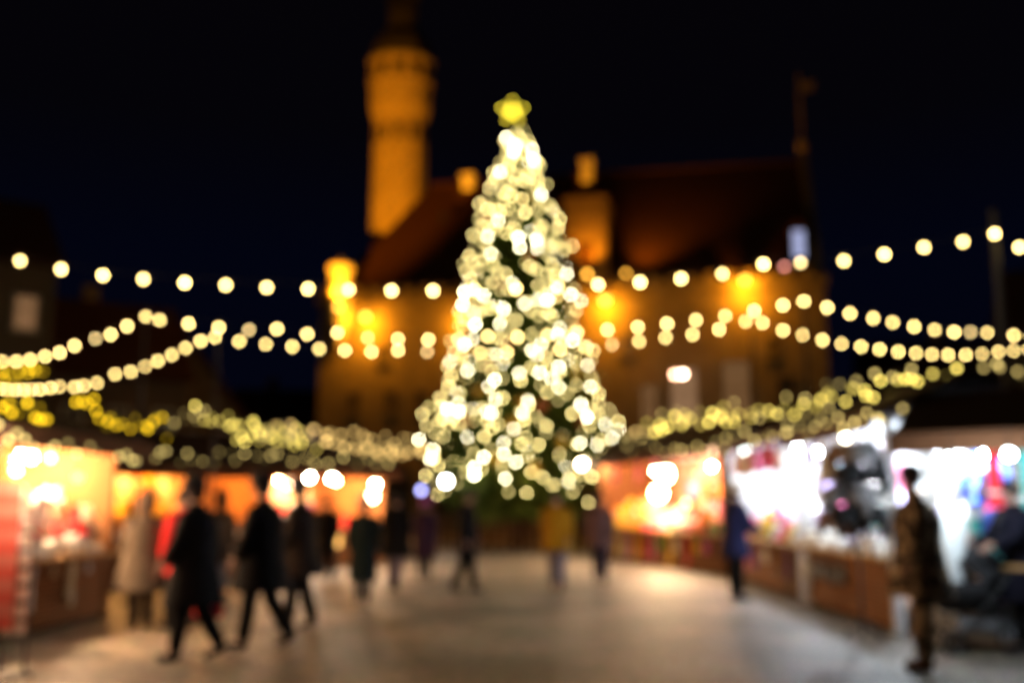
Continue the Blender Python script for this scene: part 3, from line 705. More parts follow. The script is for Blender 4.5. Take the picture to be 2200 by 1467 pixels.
# a candle lantern on the counter of the far left stall
p = P(723,1155,22.5)
t = thing("candle_lantern", "glowing amber lantern on a stand in front of the far left stall", "lantern", (p.x, p.y, 0))
MB().tube([(0,0,0),(0,0,p.z-0.22)], [0.03,0.03], 6).lathe([(0.18,0),(0.16,0.04),(0.03,0.08)], 10).build("stand", M_dark, t)
zz = p.z
MB().box(-0.11,0.11,-0.11,0.11,zz-0.22,zz-0.19).lathe([(0.15,0.19),(0.05,0.32)], 4, (0,0,zz)).build("frame", M_dark, t)
MB().lathe([(0.09,-0.18),(0.10,0.0),(0.09,0.18)], 10, (0,0,zz)).build("lit_glass", glow("amber_glass", (1.0,0.50,0.12), 3.2), t)

# fairy lights along roofs
M_rf = glow("roof_fairy_glow", (1.0,0.76,0.15), 6.0, 0.85, False); M_rf2 = glow("roof_fairy_olive_glow", (0.95,0.58,0.015), 4.8, 0.85, False); M_rf3 = glow("roof_fairy_pale_glow", (0.95,0.70,0.22), 3.3, 0.85, False); M_rf4 = glow("roof_fairy_warm_glow", (1.0,0.64,0.20), 4.0, 0.5, False)
BM = [bulb_mesh("roof_bulb", 0.030, m, 7, 4) for m in (M_rf, M_rf2, M_rf3, M_rf4)]
BMf = [bulb_mesh("roof_bulb_large", 0.045, m, 7, 4) for m in (M_rf, M_rf2, M_rf3, M_rf4)]
def poly(pts, n):
    """n points evenly along a polyline of (u, v, Y)"""
    ls = [0]
    for a, b in zip(pts, pts[1:]): ls.append(ls[-1]+math.hypot(b[0]-a[0], b[1]-a[1]))
    outp = []
    for i in range(n):
        s = ls[-1]*i/(n-1)
        for j in range(len(pts)-1):
            if s <= ls[j+1]+1e-9:
                t = (s-ls[j])/max(1e-9, ls[j+1]-ls[j]); a, b = pts[j], pts[j+1]
                outp.append((a[0]+(b[0]-a[0])*t, a[1]+(b[1]-a[1])*t, a[2]+(b[2]-a[2])*t)); break
    return outp
def roof_chain(pts, n, me, jit, label, zj=0.05):
    n = max(5, int(n*0.78)); jit *= 1.25
    rr = random.Random(len(label)*7+n); out_ = []
    for (u, v, Y) in poly(pts, n):
        out_.append(P(u+rr.uniform(-9,9), v+rr.uniform(-jit,jit), Y))
    light_chain("roof_light_chain", out_, me, label, "fairy lights draped along the stall roofs", 0.004)
roof_chain([(428,888,18),(480,908,18.5),(560,930,20),(640,938,22)], 26, BM[0], 16, "yellow green fairy lights sagging from the left mast over the far left stall")
roof_chain([(500,930,20),(600,938,22),(680,945,23)], 30, BM[0], 17, "dense clump of yellow green fairy lights above the far left stall")
roof_chain([(600,918,23),(700,926,25),(780,938,27),(905,950,30)], 22, BMf[3], 7, "upper row of warm fairy lights leading to the tree from the left")
roof_chain([(690,950,25),(780,966,27),(850,970,29),(915,966,31)], 26, BMf[3], 7, "lower row of warm fairy lights leading to the tree from the left")
roof_chain([(790,975,27),(850,972,29),(925,968,31)], 14, BMf[3], 5, "short doubled end of warm fairy lights at the tree's lower left")
roof_chain([(-10,800,20),(30,815,20),(95,800,20),(60,780,20)], 18, BM[1], 14, "dark yellow lights bunched at the left edge under the festoon strings")
roof_chain([(-10,862,11.6),(40,880,12.0),(105,905,12.6)], 14, BM[1], 18, "olive yellow fairy lights on the roof at the far left edge")
roof_chain([(165,862,16.5),(215,885,17),(270,900,18),(330,910,19),(360,925,20)], 26, BM[1], 20, "olive yellow fairy lights on the roof between the left stalls")
roof_chain([(380,900,20),(420,890,20),(440,885,19)], 9, BM[2], 10, "few dim fairy lights joining the olive and yellow green rows")
roof_chain([(0,925,10.4),(80,950,11.2),(190,965,12.6),(290,975,14.0)], 20, BM[2], 12, "pale dim fairy lights along the eave of the near left stall")
roof_chain([(290,975,19),(400,985,20),(520,985,21),(600,985,22)], 24, BM[2], 12, "pale dim fairy lights along the eave of the orange stall")
roof_chain([(600,985,24),(720,992,25.5),(840,998,27)], 14, BMf[2], 10, "pale dim fairy lights along the eave of the far left stall")
roof_chain([(1395,925,26),(1440,910,25),(1500,900,24),(1560,885,22.5)], 22, BMf[0], 14, "yellow fairy lights on the roof of the red and pink stall")
roof_chain([(1560,888,21.5),(1640,890,20.5),(1710,870,19),(1780,850,17.5)], 26, BM[0], 16, "yellow fairy lights on the roof of the knitwear stall")
roof_chain([(1780,848,17),(1850,845,16),(1910,832,15),(1990,820,14),(2058,798,13)], 26, BM[0], 14, "brightest yellow fairy lights rising over the stall of hats")
roof_chain([(1640,912,19),(1760,890,17.5),(1880,872,16),(2000,858,14.5),(2110,815,13)], 22, BM[2], 16, "paler second row of fairy lights rising over the stall of hats")
roof_chain([(1350,950,28),(1450,958,23.6),(1560,948,20.4),(1640,938,17.3),(1700,926,15.6),(1840,905,12.7),(1900,892,11.9)], 44, BM[2], 14, "faint fairy lights along the eaves of the right stalls")
roof_chain([(1420,905,24),(1520,880,22),(1640,872,20),(1760,840,17.5),(1880,815,15.5),(1960,800,14.5)], 20, BM[2], 14, "sparse pale fairy lights just above the yellow row over the right stalls")
roof_chain([(2120,780,15),(2160,775,15.5),(2200,790,16)], 8, BM[2], 12, "faint fairy lights at the right edge beside the pole")
roof_chain([(1345,925,30),(1380,932,29),(1400,928,28)], 5, BMf[3], 5, "few warm fairy lights just right of the tree")

# ------------------------------------------------------------------ goods
COL = dict(red=(0.65,0.03,0.03), white=(0.80,0.78,0.74), cream=(0.75,0.62,0.42), pink=(0.75,0.15,0.30), yellow=(0.80,0.50,0.04), orange=(0.75,0.25,0.04), green=(0.05,0.30,0.07), blue=(0.06,0.12,0.55), black=(0.02,0.02,0.022), grey=(0.22,0.22,0.23), brown=(0.20,0.10,0.05), purple=(0.28,0.06,0.35), turquoise=(0.08,0.45,0.42), lilac=(0.50,0.42,0.68))
def cm(c): return mat("cloth_"+c, COL[c], 0.85, 0.15, 14)
GM = {}
def good_mesh(kind, c):
    k = (kind, c)
    if k in GM: return GM[k]
    b = MB(); m = [cm(c), cm('white' if c != 'white' else 'grey')]
    if kind == 'knitted_hat':
        b.lathe([(0.115,0.0),(0.125,0.03),(0.125,0.07),(0.118,0.075),(0.11,0.13),(0.07,0.19),(0.02,0.21)], 12); b.mi = 1; b.ball((0,0,0.235), 0.035, 8, 5)
    elif kind == 'fur_hat':
        b.lathe([(0.12,0.0),(0.16,0.03),(0.165,0.10),(0.14,0.14),(0.12,0.2),(0.06,0.22)], 12); b.mi = 0
        for s in (-1,1): b.tube([(s*0.14,0,0.06),(s*0.15,0,-0.05),(s*0.13,0,-0.14)], [0.04,0.05,0.03], 6)
    elif kind == 'mug':
        b.lathe([(0.045,0),(0.05,0.01),(0.05,0.11),(0.043,0.11),(0.04,0.02)], 12); b.tube([(0.048,0,0.09),(0.085,0,0.08),(0.085,0,0.04),(0.048,0,0.025)], 0.009, 5); b.mi = 1; b.lathe([(0.0515,0.04),(0.0515,0.06)], 12)
    elif kind == 'scarf':
        n = 9; vs = []; 
        for i in range(n+1):
            t = i/n; z = -0.75*t
            for x in (-0.09, -0.03, 0.03, 0.09): vs.append((x*(1-0.25*math.sin(t*PI)), 0.02*math.sin(x*60+t*4)-0.01, z))
        for i in range(n+1):
            t = i/n; z = -0.62*t
            for x in (-0.09, -0.03, 0.03, 0.09): vs.append((x*(1-0.25*math.sin(t*PI)), 0.02*math.sin(x*60+t*3)+0.045*min(1,t*8)+0.01, z))
        fs = [(g*(n+1)*4+i*4+j, g*(n+1)*4+i*4+j+1, g*(n+1)*4+(i+1)*4+j+1, g*(n+1)*4+(i+1)*4+j) for g in (0,1) for i in range(n) for j in range(3)]
        b.add(vs, fs); b.mi = 1; b.box(-0.068,0.068,-0.035,-0.03,-0.60,-0.56)
    elif kind == 'sweater':
        b.lathe([(0.20,-0.62),(0.21,-0.55),(0.20,-0.3),(0.22,-0.12),(0.14,-0.03),(0.07,0.0)], 12, sy=0.35)
        for s in (-1,1): b.tube([(s*0.17,0,-0.1),(s*0.27,-0.02,-0.3),(s*0.29,-0.04,-0.55)], [0.065,0.055,0.045], 8)
        b.mi = 1; b.lathe([(0.213,-0.22),(0.213,-0.17)], 12, sy=0.37)
    elif kind == 'bauble_ornament':
        b.ball((0,0,0.06), 0.06, 10, 7); b.mi = 1; b.lathe([(0.015,0.118),(0.015,0.14)], 6)
    elif kind == 'toy_bear':
        b.ball((0,0,0.10), 0.10, 10, 7); b.ball((0,-0.01,0.24), 0.075, 10, 7)
        for s in (-1,1): b.ball((s*0.055,0,0.305), 0.028, 7, 5); b.tube([(s*0.08,-0.03,0.15),(s*0.13,-0.09,0.10)], [0.035,0.025], 6); b.tube([(s*0.05,-0.06,0.04),(s*0.08,-0.16,0.035)], [0.04,0.035], 6)
        b.mi = 1; b.ball((0,-0.08,0.225), 0.03, 7, 5)
    elif kind == 'jar':
        b.lathe([(0.05,0),(0.055,0.02),(0.055,0.10),(0.04,0.125)], 12); b.mi = 1; b.lathe([(0.045,0.125),(0.045,0.15)], 12)
    elif kind == 'gift_box':
        b.box(-0.09,0.09,-0.09,0.09,0,0.13); b.mi = 1; b.box(-0.012,0.012,-0.094,0.094,-0.0,0.134); b.box(-0.094,0.094,-0.012,0.012,-0.0,0.135); 
        for s in (-1,1): b.tube([(0,0,0.135),(s*0.05,0,0.18),(s*0.07,0,0.15),(0,0,0.136)], 0.01, 5)
    elif kind == 'mitten':
        b.tube([(0,0,0),(0,0,-0.07),(0,0,-0.08),(0,0,-0.17),(0,0,-0.23)], [0.04,0.042,0.05,0.055,0.025], 8, sq=0.5); b.tube([(0.03,0,-0.11),(0.075,0,-0.15),(0.08,0,-0.175)], [0.022,0.02,0.012], 6); b.mi = 1; b.tube([(0,0,-0.02),(0,0,-0.05)], [0.0435,0.0445], 8, sq=0.5)
    elif kind == 'candle':
        b.lathe([(0.035,0),(0.035,0.16),(0.01,0.165)], 10); b.mi = 1; b.tube([(0,0,0.16),(0,0,0.185)], 0.004, 4)
    elif kind == 'bag':
        b.lathe([(0.12,-0.42),(0.15,-0.40),(0.14,-0.2),(0.12,-0.15)], 10, sy=0.45); b.tube([(-0.1,0,-0.16),(-0.06,0,-0.02),(0,0,0.0),(0.06,0,-0.02),(0.1,0,-0.16)], 0.01, 5)
    GM[k] = b.mesh(kind, m, kind not in ('gift_box',)); return GM[k]
WORD = {'knitted_hat':'knitted hat','fur_hat':'furry hat','mug':'mug','scarf':'scarf','sweater':'sweater','bauble_ornament':'glass ball','toy_bear':'toy bear','jar':'jar','gift_box':'gift box','mitten':'mitten','candle':'candle','bag':'bag'}
NAME = {'A':'the near left stall','B':'the orange stall','C':'the far left stall','F':'the pink stall','D':'the knitwear stall','H':'the hat stall','E':'the white stall'}
HANG = {'scarf','sweater','mitten','bag'}
grnd = random.Random(99)
def goods(key, kinds, cols, n, where, sc=1.0, x0=0.06, x1=0.94):
    s = STALLS[key]
    y, z, wd = {'counter': (0.12, s['ch'], 'on the counter of'), 'front': (-0.10, s['ch'], 'at the counter edge of'), 'low': (s['D']-0.18, 1.38, 'on the lower shelf of'), 'high': (s['D']-0.18, 1.78, 'on the upper shelf of'),
                'wall': (s['D']-0.10, min(2.3, s['ze']-0.1), 'high on the back wall of'), 'eave': (-0.12, s['ze']-0.14, 'hung from the beam of'), 'panel': (-0.10, s['ch']-0.10, 'below the counter of'), 'mid': (1.1, s['ze']-0.2, 'hung inside'),
                'stack': (0.12, s['ch']+0.2*sc, 'heaped up in'), 'rise': (0.62, s['ch']+0.28, 'on the riser of')}[where]
    if where == 'rise': MB().box(x0*s['L'], x1*s['L'], 0.45, 0.8, s['ch']-0.2, s['ch']+0.276).build("display_riser", M_woodl, s['T'])
    for i in range(n):
        k = kinds[i % len(kinds)] if len(kinds) > 1 and where not in HANG else kinds[0]
        k = grnd.choice(kinds); c = grnd.choice(cols)
        fx = x0+(x1-x0)*(i+0.5)/n
        px = fx*s['L']+grnd.uniform(-0.02,0.02)
        p = sw(key, px, y+grnd.uniform(-0.02,0.02), z)
        o = put(k, good_mesh(k, c), None, p, s['rz']+(grnd.uniform(-0.4,0.4) if k not in HANG else grnd.uniform(-0.15,0.15)), sc*grnd.uniform(0.92,1.08))
        if key in 'FDH': end, o_ = ("near end", n-1-i) if i >= n/2 else ("far end", i)
        elif key == 'A': end, o_ = ("far end", n-1-i) if i >= n/2 else ("near end", i)
        else: end, o_ = ("right end", n-1-i) if i >= n/2 else ("left end", i)
        tag(o, "%s %s %s %s, %s from %s" % (c, WORD[k], wd, NAME[key], ORD[o_], end), WORD[k], "goods %s %s" % (wd, NAME[key]))
ORD = "first second third fourth fifth sixth seventh eighth ninth tenth eleventh twelfth thirteenth fourteenth".split()
# A: white heaps, red bits
goods('A', ['toy_bear','jar','gift_box'], ['white','white','cream','white'], 14, 'counter', 1.6)
goods('A', ['toy_bear','bauble_ornament'], ['white','cream','red'], 7, 'stack', 1.2, 0.4, 0.95)
goods('A', ['mug','jar'], ['cream','white'], 10, 'front', 1.2)
goods('A', ['knitted_hat','gift_box'], ['red','cream','orange','green'], 9, 'low', 1.1)
goods('A', ['bauble_ornament','toy_bear'], ['red','orange','cream'], 8, 'high', 1.2)
goods('A', ['scarf','sweater','bag'], ['brown','red','cream','green','white','purple'], 13, 'wall', 1.25)
goods('A', ['mitten','bauble_ornament'], ['red','green','cream'], 8, 'mid', 1.2)
goods('A', ['toy_bear','bauble_ornament','gift_box'], ['white','white','cream','red'], 14, 'rise', 1.7)
goods('A', ['scarf','mitten'], ['cream','white','brown','grey'], 9, 'panel', 0.7, 0.0, 0.9)
# B
goods('B', ['gift_box','jar','toy_bear'], ['cream','orange','yellow','white'], 9, 'rise', 1.5)
goods('B', ['candle','jar'], ['cream','orange','yellow'], 10, 'low', 1.2)
goods('B', ['jar','mug'], ['yellow','orange','cream'], 10, 'high', 1.1)
goods('B', ['mug','gift_box','candle'], ['cream','orange','brown','white'], 12, 'counter', 1.3)
goods('B', ['mitten','scarf','sweater'], ['cream','orange','yellow','brown'], 10, 'wall', 1.1)
# C
goods('C', ['toy_bear','gift_box'], ['orange','cream','red','white'], 9, 'counter', 1.3)
goods('C', ['sweater','scarf'], ['cream','pink','brown','white','red'], 10, 'wall', 1.1)
goods('C', ['knitted_hat'], ['red','cream','purple'], 7, 'low', 1.1)
# F
goods('F', ['sweater','scarf'], ['red','pink','yellow','orange'], 12, 'wall', 1.1)
goods('F', ['gift_box','toy_bear'], ['yellow','pink','orange','green','white'], 13, 'counter', 1.8)
goods('F', ['knitted_hat'], ['pink','red','yellow'], 10, 'low', 1.2)
goods('F', ['mitten','scarf'], ['red','pink','orange'], 12, 'eave', 0.8)
goods('F', ['bag','scarf'], ['pink','cream','green','red','yellow'], 13, 'panel', 0.9)
goods('F', ['bauble_ornament'], ['pink','yellow','red'], 9, 'front', 1.8)
goods('F', ['toy_bear','gift_box','knitted_hat'], ['yellow','pink','white','red','orange'], 13, 'rise', 1.8)
# D
goods('D', ['toy_bear','knitted_hat','gift_box'], ['white','white','pink','yellow','lilac'], 11, 'rise', 1.6)
goods('D', ['sweater','scarf'], ['pink','white','lilac','white'], 8, 'wall', 1.1)
goods('D', ['sweater','scarf'], ['white','lilac','red','pink','blue','cream'], 11, 'eave', 0.8)
goods('D', ['knitted_hat','toy_bear'], ['yellow','pink','green','white'], 11, 'counter', 1.3)
goods('D', ['knitted_hat'], ['red','white','pink'], 8, 'low', 1.1)
goods('D', ['bag','scarf'], ['pink','purple','white','brown'], 6, 'panel', 0.7)
# H
goods('H', ['toy_bear','knitted_hat','gift_box'], ['white','white','lilac','turquoise'], 10, 'rise', 1.6)
goods('H', ['sweater','scarf'], ['white','lilac','white'], 7, 'wall', 1.1)
goods('H', ['scarf','bag'], ['white','grey','lilac','cream'], 6, 'eave', 0.8, 0.0, 0.6)
goods('H', ['gift_box','knitted_hat'], ['white','white','lilac'], 9, 'counter', 1.4)
goods('H', ['knitted_hat','mug'], ['white','grey','white'], 9, 'front', 1.2)
goods('H', ['bag'], ['pink','grey','white'], 5, 'panel', 0.9, 0.0, 0.55)
# E
goods('E', ['toy_bear','knitted_hat','gift_box'], ['white','turquoise','lilac','blue','grey'], 12, 'rise', 1.5)
goods('E', ['knitted_hat'], ['red','blue','white','grey'], 8, 'low', 1.2)
goods('E', ['sweater','scarf'], ['white','red','black','blue','turquoise','grey'], 12, 'wall', 1.2)
goods('E', ['scarf'], ['red','blue','red','white','turquoise'], 6, 'eave', 1.0, 0.16, 0.75)
goods('E', ['knitted_hat','toy_bear'], ['white','turquoise','white'], 8, 'counter', 1.3)
goods('E', ['mitten'], ['white','lilac'], 4, 'panel', 1.3, 0.05, 0.3)
goods('E', ['bag','scarf'], ['white','blue','red','lilac'], 6, 'panel', 0.9, 0.35, 0.95)

# rack of dark furry hats by the stall of hats
def hat_tree(u, v, Y):
    p = P(u, v, Y); p.z = 0
    t = thing("hat_stand", "tall metal hat stand in front of the stall of hats", "hat stand", p)
    MB().tube([(0,0,0.04),(0,0,2.15)], 0.022, 8).build("pole", M_dark, t)
    for i in range(4):
        a = i*PI/2+0.4; MB().tube([(0,0,0.2),(0.3*math.cos(a),0.3*math.sin(a),0.02)], 0.016, 6).build("leg", M_dark, t)
    k = 0
    for zz in (1.3, 1.55, 1.8, 2.05):
        for i in range(5):
            a = i*2*PI/5+zz*3; r = 0.27 if zz < 2 else 0.18
            MB().tube([(0,0,zz),(r*math.cos(a),r*math.sin(a),zz+0.06)], 0.008, 5).build("arm", M_dark, t)
            c = ('black','black','grey','black','brown','grey','white')[k % 7]; k += 1
            o = put("fur_hat", good_mesh('fur_hat', c), None, (p.x+r*math.cos(a), p.y+r*math.sin(a), zz+0.02), a, 1.05)
            tag(o, "%s furry hat on the %s side of %s row of the hat stand" % (c, ["right","rear right","left","front left","front right"][int(((math.degrees(a) % 360)+0)//72)], {1.3:"the lowest",1.55:"the second",1.8:"the third",2.05:"the top"}[zz]), "hat", "furry hats on the hat stand")
hat_tree(1840, 1100, 12.2)
# postcard rack and striped post at the left edge
def card_rack(u, Y):
    p = P(u, 1200, Y); p.z = 0
    t = thing("card_rack", "upright wire rack of small pale cards at the near left stall", "rack", p, 0.3)
    for x in (-0.11, 0.11):
        MB().box(x-0.012,x+0.012,-0.012,0.012,0,1.62).build("post", M_dark, t)
    MB().box(-0.2,0.2,-0.15,0.15,0,0.03).build("base", M_dark, t)
    for i in range(8):
        z = 0.35+i*0.155
        MB().box(-0.11,0.11,-0.05,-0.02,z,z+0.02).build("pocket", M_dark, t)
        for j in (-1, 1):
            o = MB().box(-0.045,0.045,-0.006,0.006,0,0.10).build("postcard", mat("card_paper", (0.5,0.45,0.36), 0.6, 0.3, 9), None, loc=loc2w(p, 0.3, j*0.055, -0.035, z+0.022)); o.rotation_euler = (-0.1,0,0.3)
            tag(o, "small pale card in the %s %s pocket of the wire rack" % (["lowest","second lowest","third lowest","fourth lowest","fourth highest","third highest","second highest","highest"][i], "left" if j < 0 else "right"), "card", "cards in the wire rack")
card_rack(42, 9.6)
p = P(-4, 1200, 9.3); p.z = 0
t = thing("striped_banner", "red and salmon striped banner standing at the left edge", "banner", p, 0.2)
b = MB()
for i in range(12):
    b.mi = i % 2; b.box(-0.16,0.16,-0.012,0.012,0.45+i*0.11,0.56+i*0.11-0.001)
b.build("cloth", [mat("coral_cloth", (0.8,0.13,0.09), 0.8, 0.1, 5), mat("salmon_cloth", (0.8,0.22,0.16), 0.8, 0.1, 5)], t)
MB().tube([(-0.18,0,0),(-0.18,0,1.85)], 0.015, 6).build("pole", M_dark, t); MB().box(-0.3,0.2,-0.15,0.15,0,0.03).build("foot", M_dark, t)

# white display column between the man and the pram
p = P(2045, 1200, 11.05); p.z = 0
t = thing("dress_form", "tall tapering white dress on a stand in the nearest right stall", "dress", p)
MB().lathe([(0.05,0.35),(0.10,0.6),(0.14,0.95),(0.17,1.25),(0.15,1.4),(0.06,1.48)], 14, sy=0.7).build("dress", mat("white_satin", (0.85,0.9,0.95), 0.5, 0.05, 5), t, True)
MB().tube([(0,0,0),(0,0,1.5)], 0.02, 6).lathe([(0.14,0),(0.03,0.05)], 10).build("stand", M_dark, t)
lp = P(2040, 1075, 9.3); 
# ------------------------------------------------------------------ people
M_skin = mat("skin", (0.36,0.20,0.14), 0.6, 0.06, 10)
M_eye = mat("eye_dark", (0.03,0.02,0.02), 0.3, 0.1, 5); M_lip = mat("lips", (0.40,0.13,0.11), 0.5, 0.1, 5)
def skin_mesh(verts, edges, radii, name, mt, sub=1, root=0):
    me = bpy.data.meshes.new(name+"_raw"); me.from_pydata([tuple(v) for v in verts], edges, []); me.update()
    o = bpy.data.objects.new(name+"_raw", me); C.objects.link(o)
    sk = o.modifiers.new("Skin", 'SKIN'); sk.use_smooth_shade = True
    if sub: ss = o.modifiers.new("Subsurf", 'SUBSURF'); ss.levels = sub; ss.render_levels = sub
    for i, r in enumerate(radii):
        sv = me.skin_vertices[0].data[i]; sv.radius = (r, r) if not isinstance(r, tuple) else r; sv.use_root = (i == root)
    bpy.context.view_layer.update()
    ev = o.evaluated_get(bpy.context.evaluated_depsgraph_get())
    m2 = bpy.data.meshes.new_from_object(ev); m2.name = name
    bpy.data.objects.remove(o); bpy.data.meshes.remove(me)
    m2.materials.clear(); m2.materials.append(mt)
    return m2
def person(u, vfoot, H, face, label, coat, trousers, hair='black', hat=None, walk=0.0, hem=0.46, wide=1.0, lean=0.0, arms=(0.1,-0.1), elbow=(0.3,0.3), boots='black', bag=None, hood=False, band=None, coatmat=None, troumat=None, bulk=1.15):
    """face: heading in degrees, 0 = towards +x (right in the photo), 90 = away from the camera"""
    g = G(u, vfoot); s = H/1.75
    T = thing("person", label, "person", g, R(face), "people walking through the market")
    X = Vector((1,0,0)); L = {}
    def rot(v, a):  # rotate in the x-z plane, positive = forward
        return Vector((v[0]*math.cos(a)-v[2]*math.sin(a), v[1], v[0]*math.sin(a)+v[2]*math.cos(a)))
    hipz = 0.93
    def leg(side, a, k):
        hp = Vector((0, side*0.09, hipz)); kn = hp+rot((0,0,-0.44), a)
        an = kn+rot((0,0,-0.42), a-k); dirf = rot((1,0,0), (a-k)*0.6)
        hl = an+rot((-0.05,0,-0.05), a-k); toe = an+dirf*0.15+rot((0,0,-0.06), (a-k)*0.6); return [hp, kn, an, toe, hl]
    lr = [leg(1, walk*0.42, abs(walk)*0.15), leg(-1, -walk*0.38, abs(walk)*0.75)]
    low = min(min(p.z for p in l) for l in lr) - 0.035
    sh = Vector((0,0,-low)); lr = [[p+sh for p in l] for l in lr]
    hip = Vector((0,0,hipz))+sh
    sp = [hip, hip+rot((0,0,0.18),-lean), hip+rot((0.0,0,0.36),-lean), hip+rot((0,0,0.52),-lean), hip+rot((0.01,0,0.575),-lean), hip+rot((0.03,0,0.66),-lean)]
    hd = hip+rot((0.045,0,0.705),-lean)
    V=[]; E=[]; Rr=[]
    def av(p, r, par=None):
        V.append(Vector(p)*s); Rr.append((r[0]*s, r[1]*s) if isinstance(r, tuple) else r*s)
        if par is not None: E.append((par, len(V)-1))
        return len(V)-1
    i0 = av(sp[0], 0.13); i1 = av(sp[1], 0.115, i0); i2 = av(sp[2], 0.13, i1); i3 = av(sp[3], 0.085, i2); i4 = av(sp[4], 0.060, i3)
    i5 = av(hd+Vector((0.0,0,0.0)), 0.072, i4); i6 = av(hd+Vector((0,0,0.085)), 0.088, i5); av(hd+Vector((-0.005,0,0.15)), 0.055, i6)
    for l, side in zip(lr, (1,-1)):
        a = av(l[0], 0.088, i0); b_ = av((l[0]+l[1])/2, 0.075, a); c_ = av(l[1], 0.055, b_); d_ = av((l[1]*0.6+l[2]*0.4), 0.055, c_); e_ = av(l[2], 0.038, d_); av(l[3], 0.036, e_)
    AR = []
    for side, a, el in ((1, arms[0], elbow[0]), (-1, arms[1], elbow[1])):
        shd = sp[3]+Vector((0, side*0.185, -0.02)); eb = shd+rot((0, side*0.05, -0.29), a); wr = eb+rot((0, -side*0.02, -0.25), a+el)
        AR.append((shd, eb, wr)); pa = av(sp[3]+Vector((0,side*0.10,0.0)), 0.075, i3); b_ = av(shd, 0.06, pa); c_ = av(eb, 0.042, b_); d_ = av(wr, 0.028, c_)
        hv = rot((0,0,-1), a+el); fw = rot((1,0,0), a+el)
        pl_ = av(wr+hv*0.06, (0.022,0.03), d_)
        for j, (off, ln) in enumerate(((0.027,0.070),(0.009,0.080),(-0.009,0.075),(-0.027,0.058))):
            k1 = av(wr+hv*0.10+fw*off, 0.010, pl_); k2 = av(wr+hv*(0.10+ln*0.5)+fw*off+Vector((0,-side*0.012,0)), 0.009, k1); av(wr+hv*(0.10+ln*0.9)+fw*off*0.9+Vector((0,-side*0.035,0)), 0.0075, k2)
        k1 = av(wr+hv*0.045+fw*0.045+Vector((0,-side*0.01,0)), 0.011, d_); av(wr+hv*0.085+fw*0.058+Vector((0,-side*0.02,0)), 0.009, k1)
    body = skin_mesh(V, E, Rr, "body", M_skin, 1, 0)
    # face features merged into the body mesh
    bm = bmesh.new(); bm.from_mesh(body)
    body.materials.append(M_eye); body.materials.append(M_lip)
    hc = (hd+Vector((0,0,0.06)))*s
    def blob(c, r, mi, scl=(1,1,1)):
        mtx = Matrix.Translation(hc+Vector(c)*s) @ Matrix.Diagonal((scl[0],scl[1],scl[2],1))
        rt = bmesh.ops.create_icosphere(bm, subdivisions=2, radius=r*s, matrix=mtx)
        for v in rt['verts']:
            for f in v.link_faces: f.material_index = mi; f.smooth = True
    blob((0.02,0,-0.055), 0.05, 0, (1.0,0.85,0.8)); blob((0.098,0,-0.015), 0.016, 0, (1.1,0.8,1.6))
    for q in (-1,1): blob((0.080,q*0.033,0.012), 0.0115, 1); blob((-0.005,q*0.088,-0.01), 0.022, 0, (0.7,0.4,1.3))
    blob((0.080,0,-0.058), 0.018, 2, (0.6,1.3,0.45))
    bm.to_mesh(body); bm.free()
    ob = put("body", body, T)
    # trousers
    tr = MB()
    for l in lr:
        tr.tube([l[0]*s+Vector((0,0,0.04*s)), (l[0]*0.5+l[1]*0.5)*s, l[1]*s, (l[1]*0.5+l[2]*0.5)*s, (l[2]+Vector((0,0,0.03)))*s], [0.112*s,0.102*s,0.085*s,0.082*s,0.074*s], 10)
    tr.lathe([(0.13*s,-0.08*s),(0.155*s,0.0),(0.15*s,0.12*s),(0.135*s,0.2*s)], 12, hip*s, 0.95)
    tr.build("trousers", troumat or cm(trousers), T, True)
    for l in lr:
        bt = MB()
        bt.tube([l[2]*s+Vector((0,0,0.09*s)), l[2]*s, l[4]*s*0.5+l[2]*s*0.5], [0.058*s,0.056*s,0.052*s], 8)
        bt.tube([l[4]*s, l[2]*s*0.4+l[4]*s*0.6, l[3]*s+Vector((0.02,0,0))], [0.045*s,0.052*s,0.036*s], 8)
        bt.build("boot", cm(boots), T, True)
    # coat: torso loft plus sleeves
    ct = MB(); cmx = coatmat or cm(coat)
    rings = []
    hz = hem
    n = 14
    def ring(c, rx, ry): return [(c.x+rx*math.cos(2*PI*j/n), c.y+ry*math.sin(2*PI*j/n), c.z) for j in range(n)]
    hc2 = Vector((0,0,hip.z-(hip.z-hz)))  # hem centre
    prof = [(Vector((0.0,0,hz)), 0.185*wide, 0.205*wide), (Vector((0,0,(hz+hip.z)/2)), 0.165*wide, 0.195*wide), (hip, 0.150*wide**0.5, 0.185*wide**0.7), (sp[1], 0.135*wide**0.5, 0.17*wide**0.5), (sp[2], 0.145*wide**0.5, 0.205*wide**0.4), (sp[3]+Vector((0,0,-0.03)), 0.125, 0.21), (sp[3]+Vector((0,0,0.035)), 0.09, 0.145), (sp[4]+Vector((0,0,0.0)), 0.080, 0.088), (sp[4]+Vector((0,0,0.045)), 0.086, 0.090)]
    if hz > hip.z: prof = prof[3:]
    vs = [];
    prof = [(c, rx*(bulk if k < 6 else 1), ry*(1+(bulk-1)*0.7 if k < 6 else 1)) for k, (c, rx, ry) in enumerate(prof)]
    for c, rx, ry in prof: vs += [Vector(p)*s for p in ring(c, rx, ry)]
    fs = [(i*n+j, i*n+(j+1)%n, (i+1)*n+(j+1)%n, (i+1)*n+j) for i in range(len(prof)-1) for j in range(n)]
    ct.add(vs, fs)
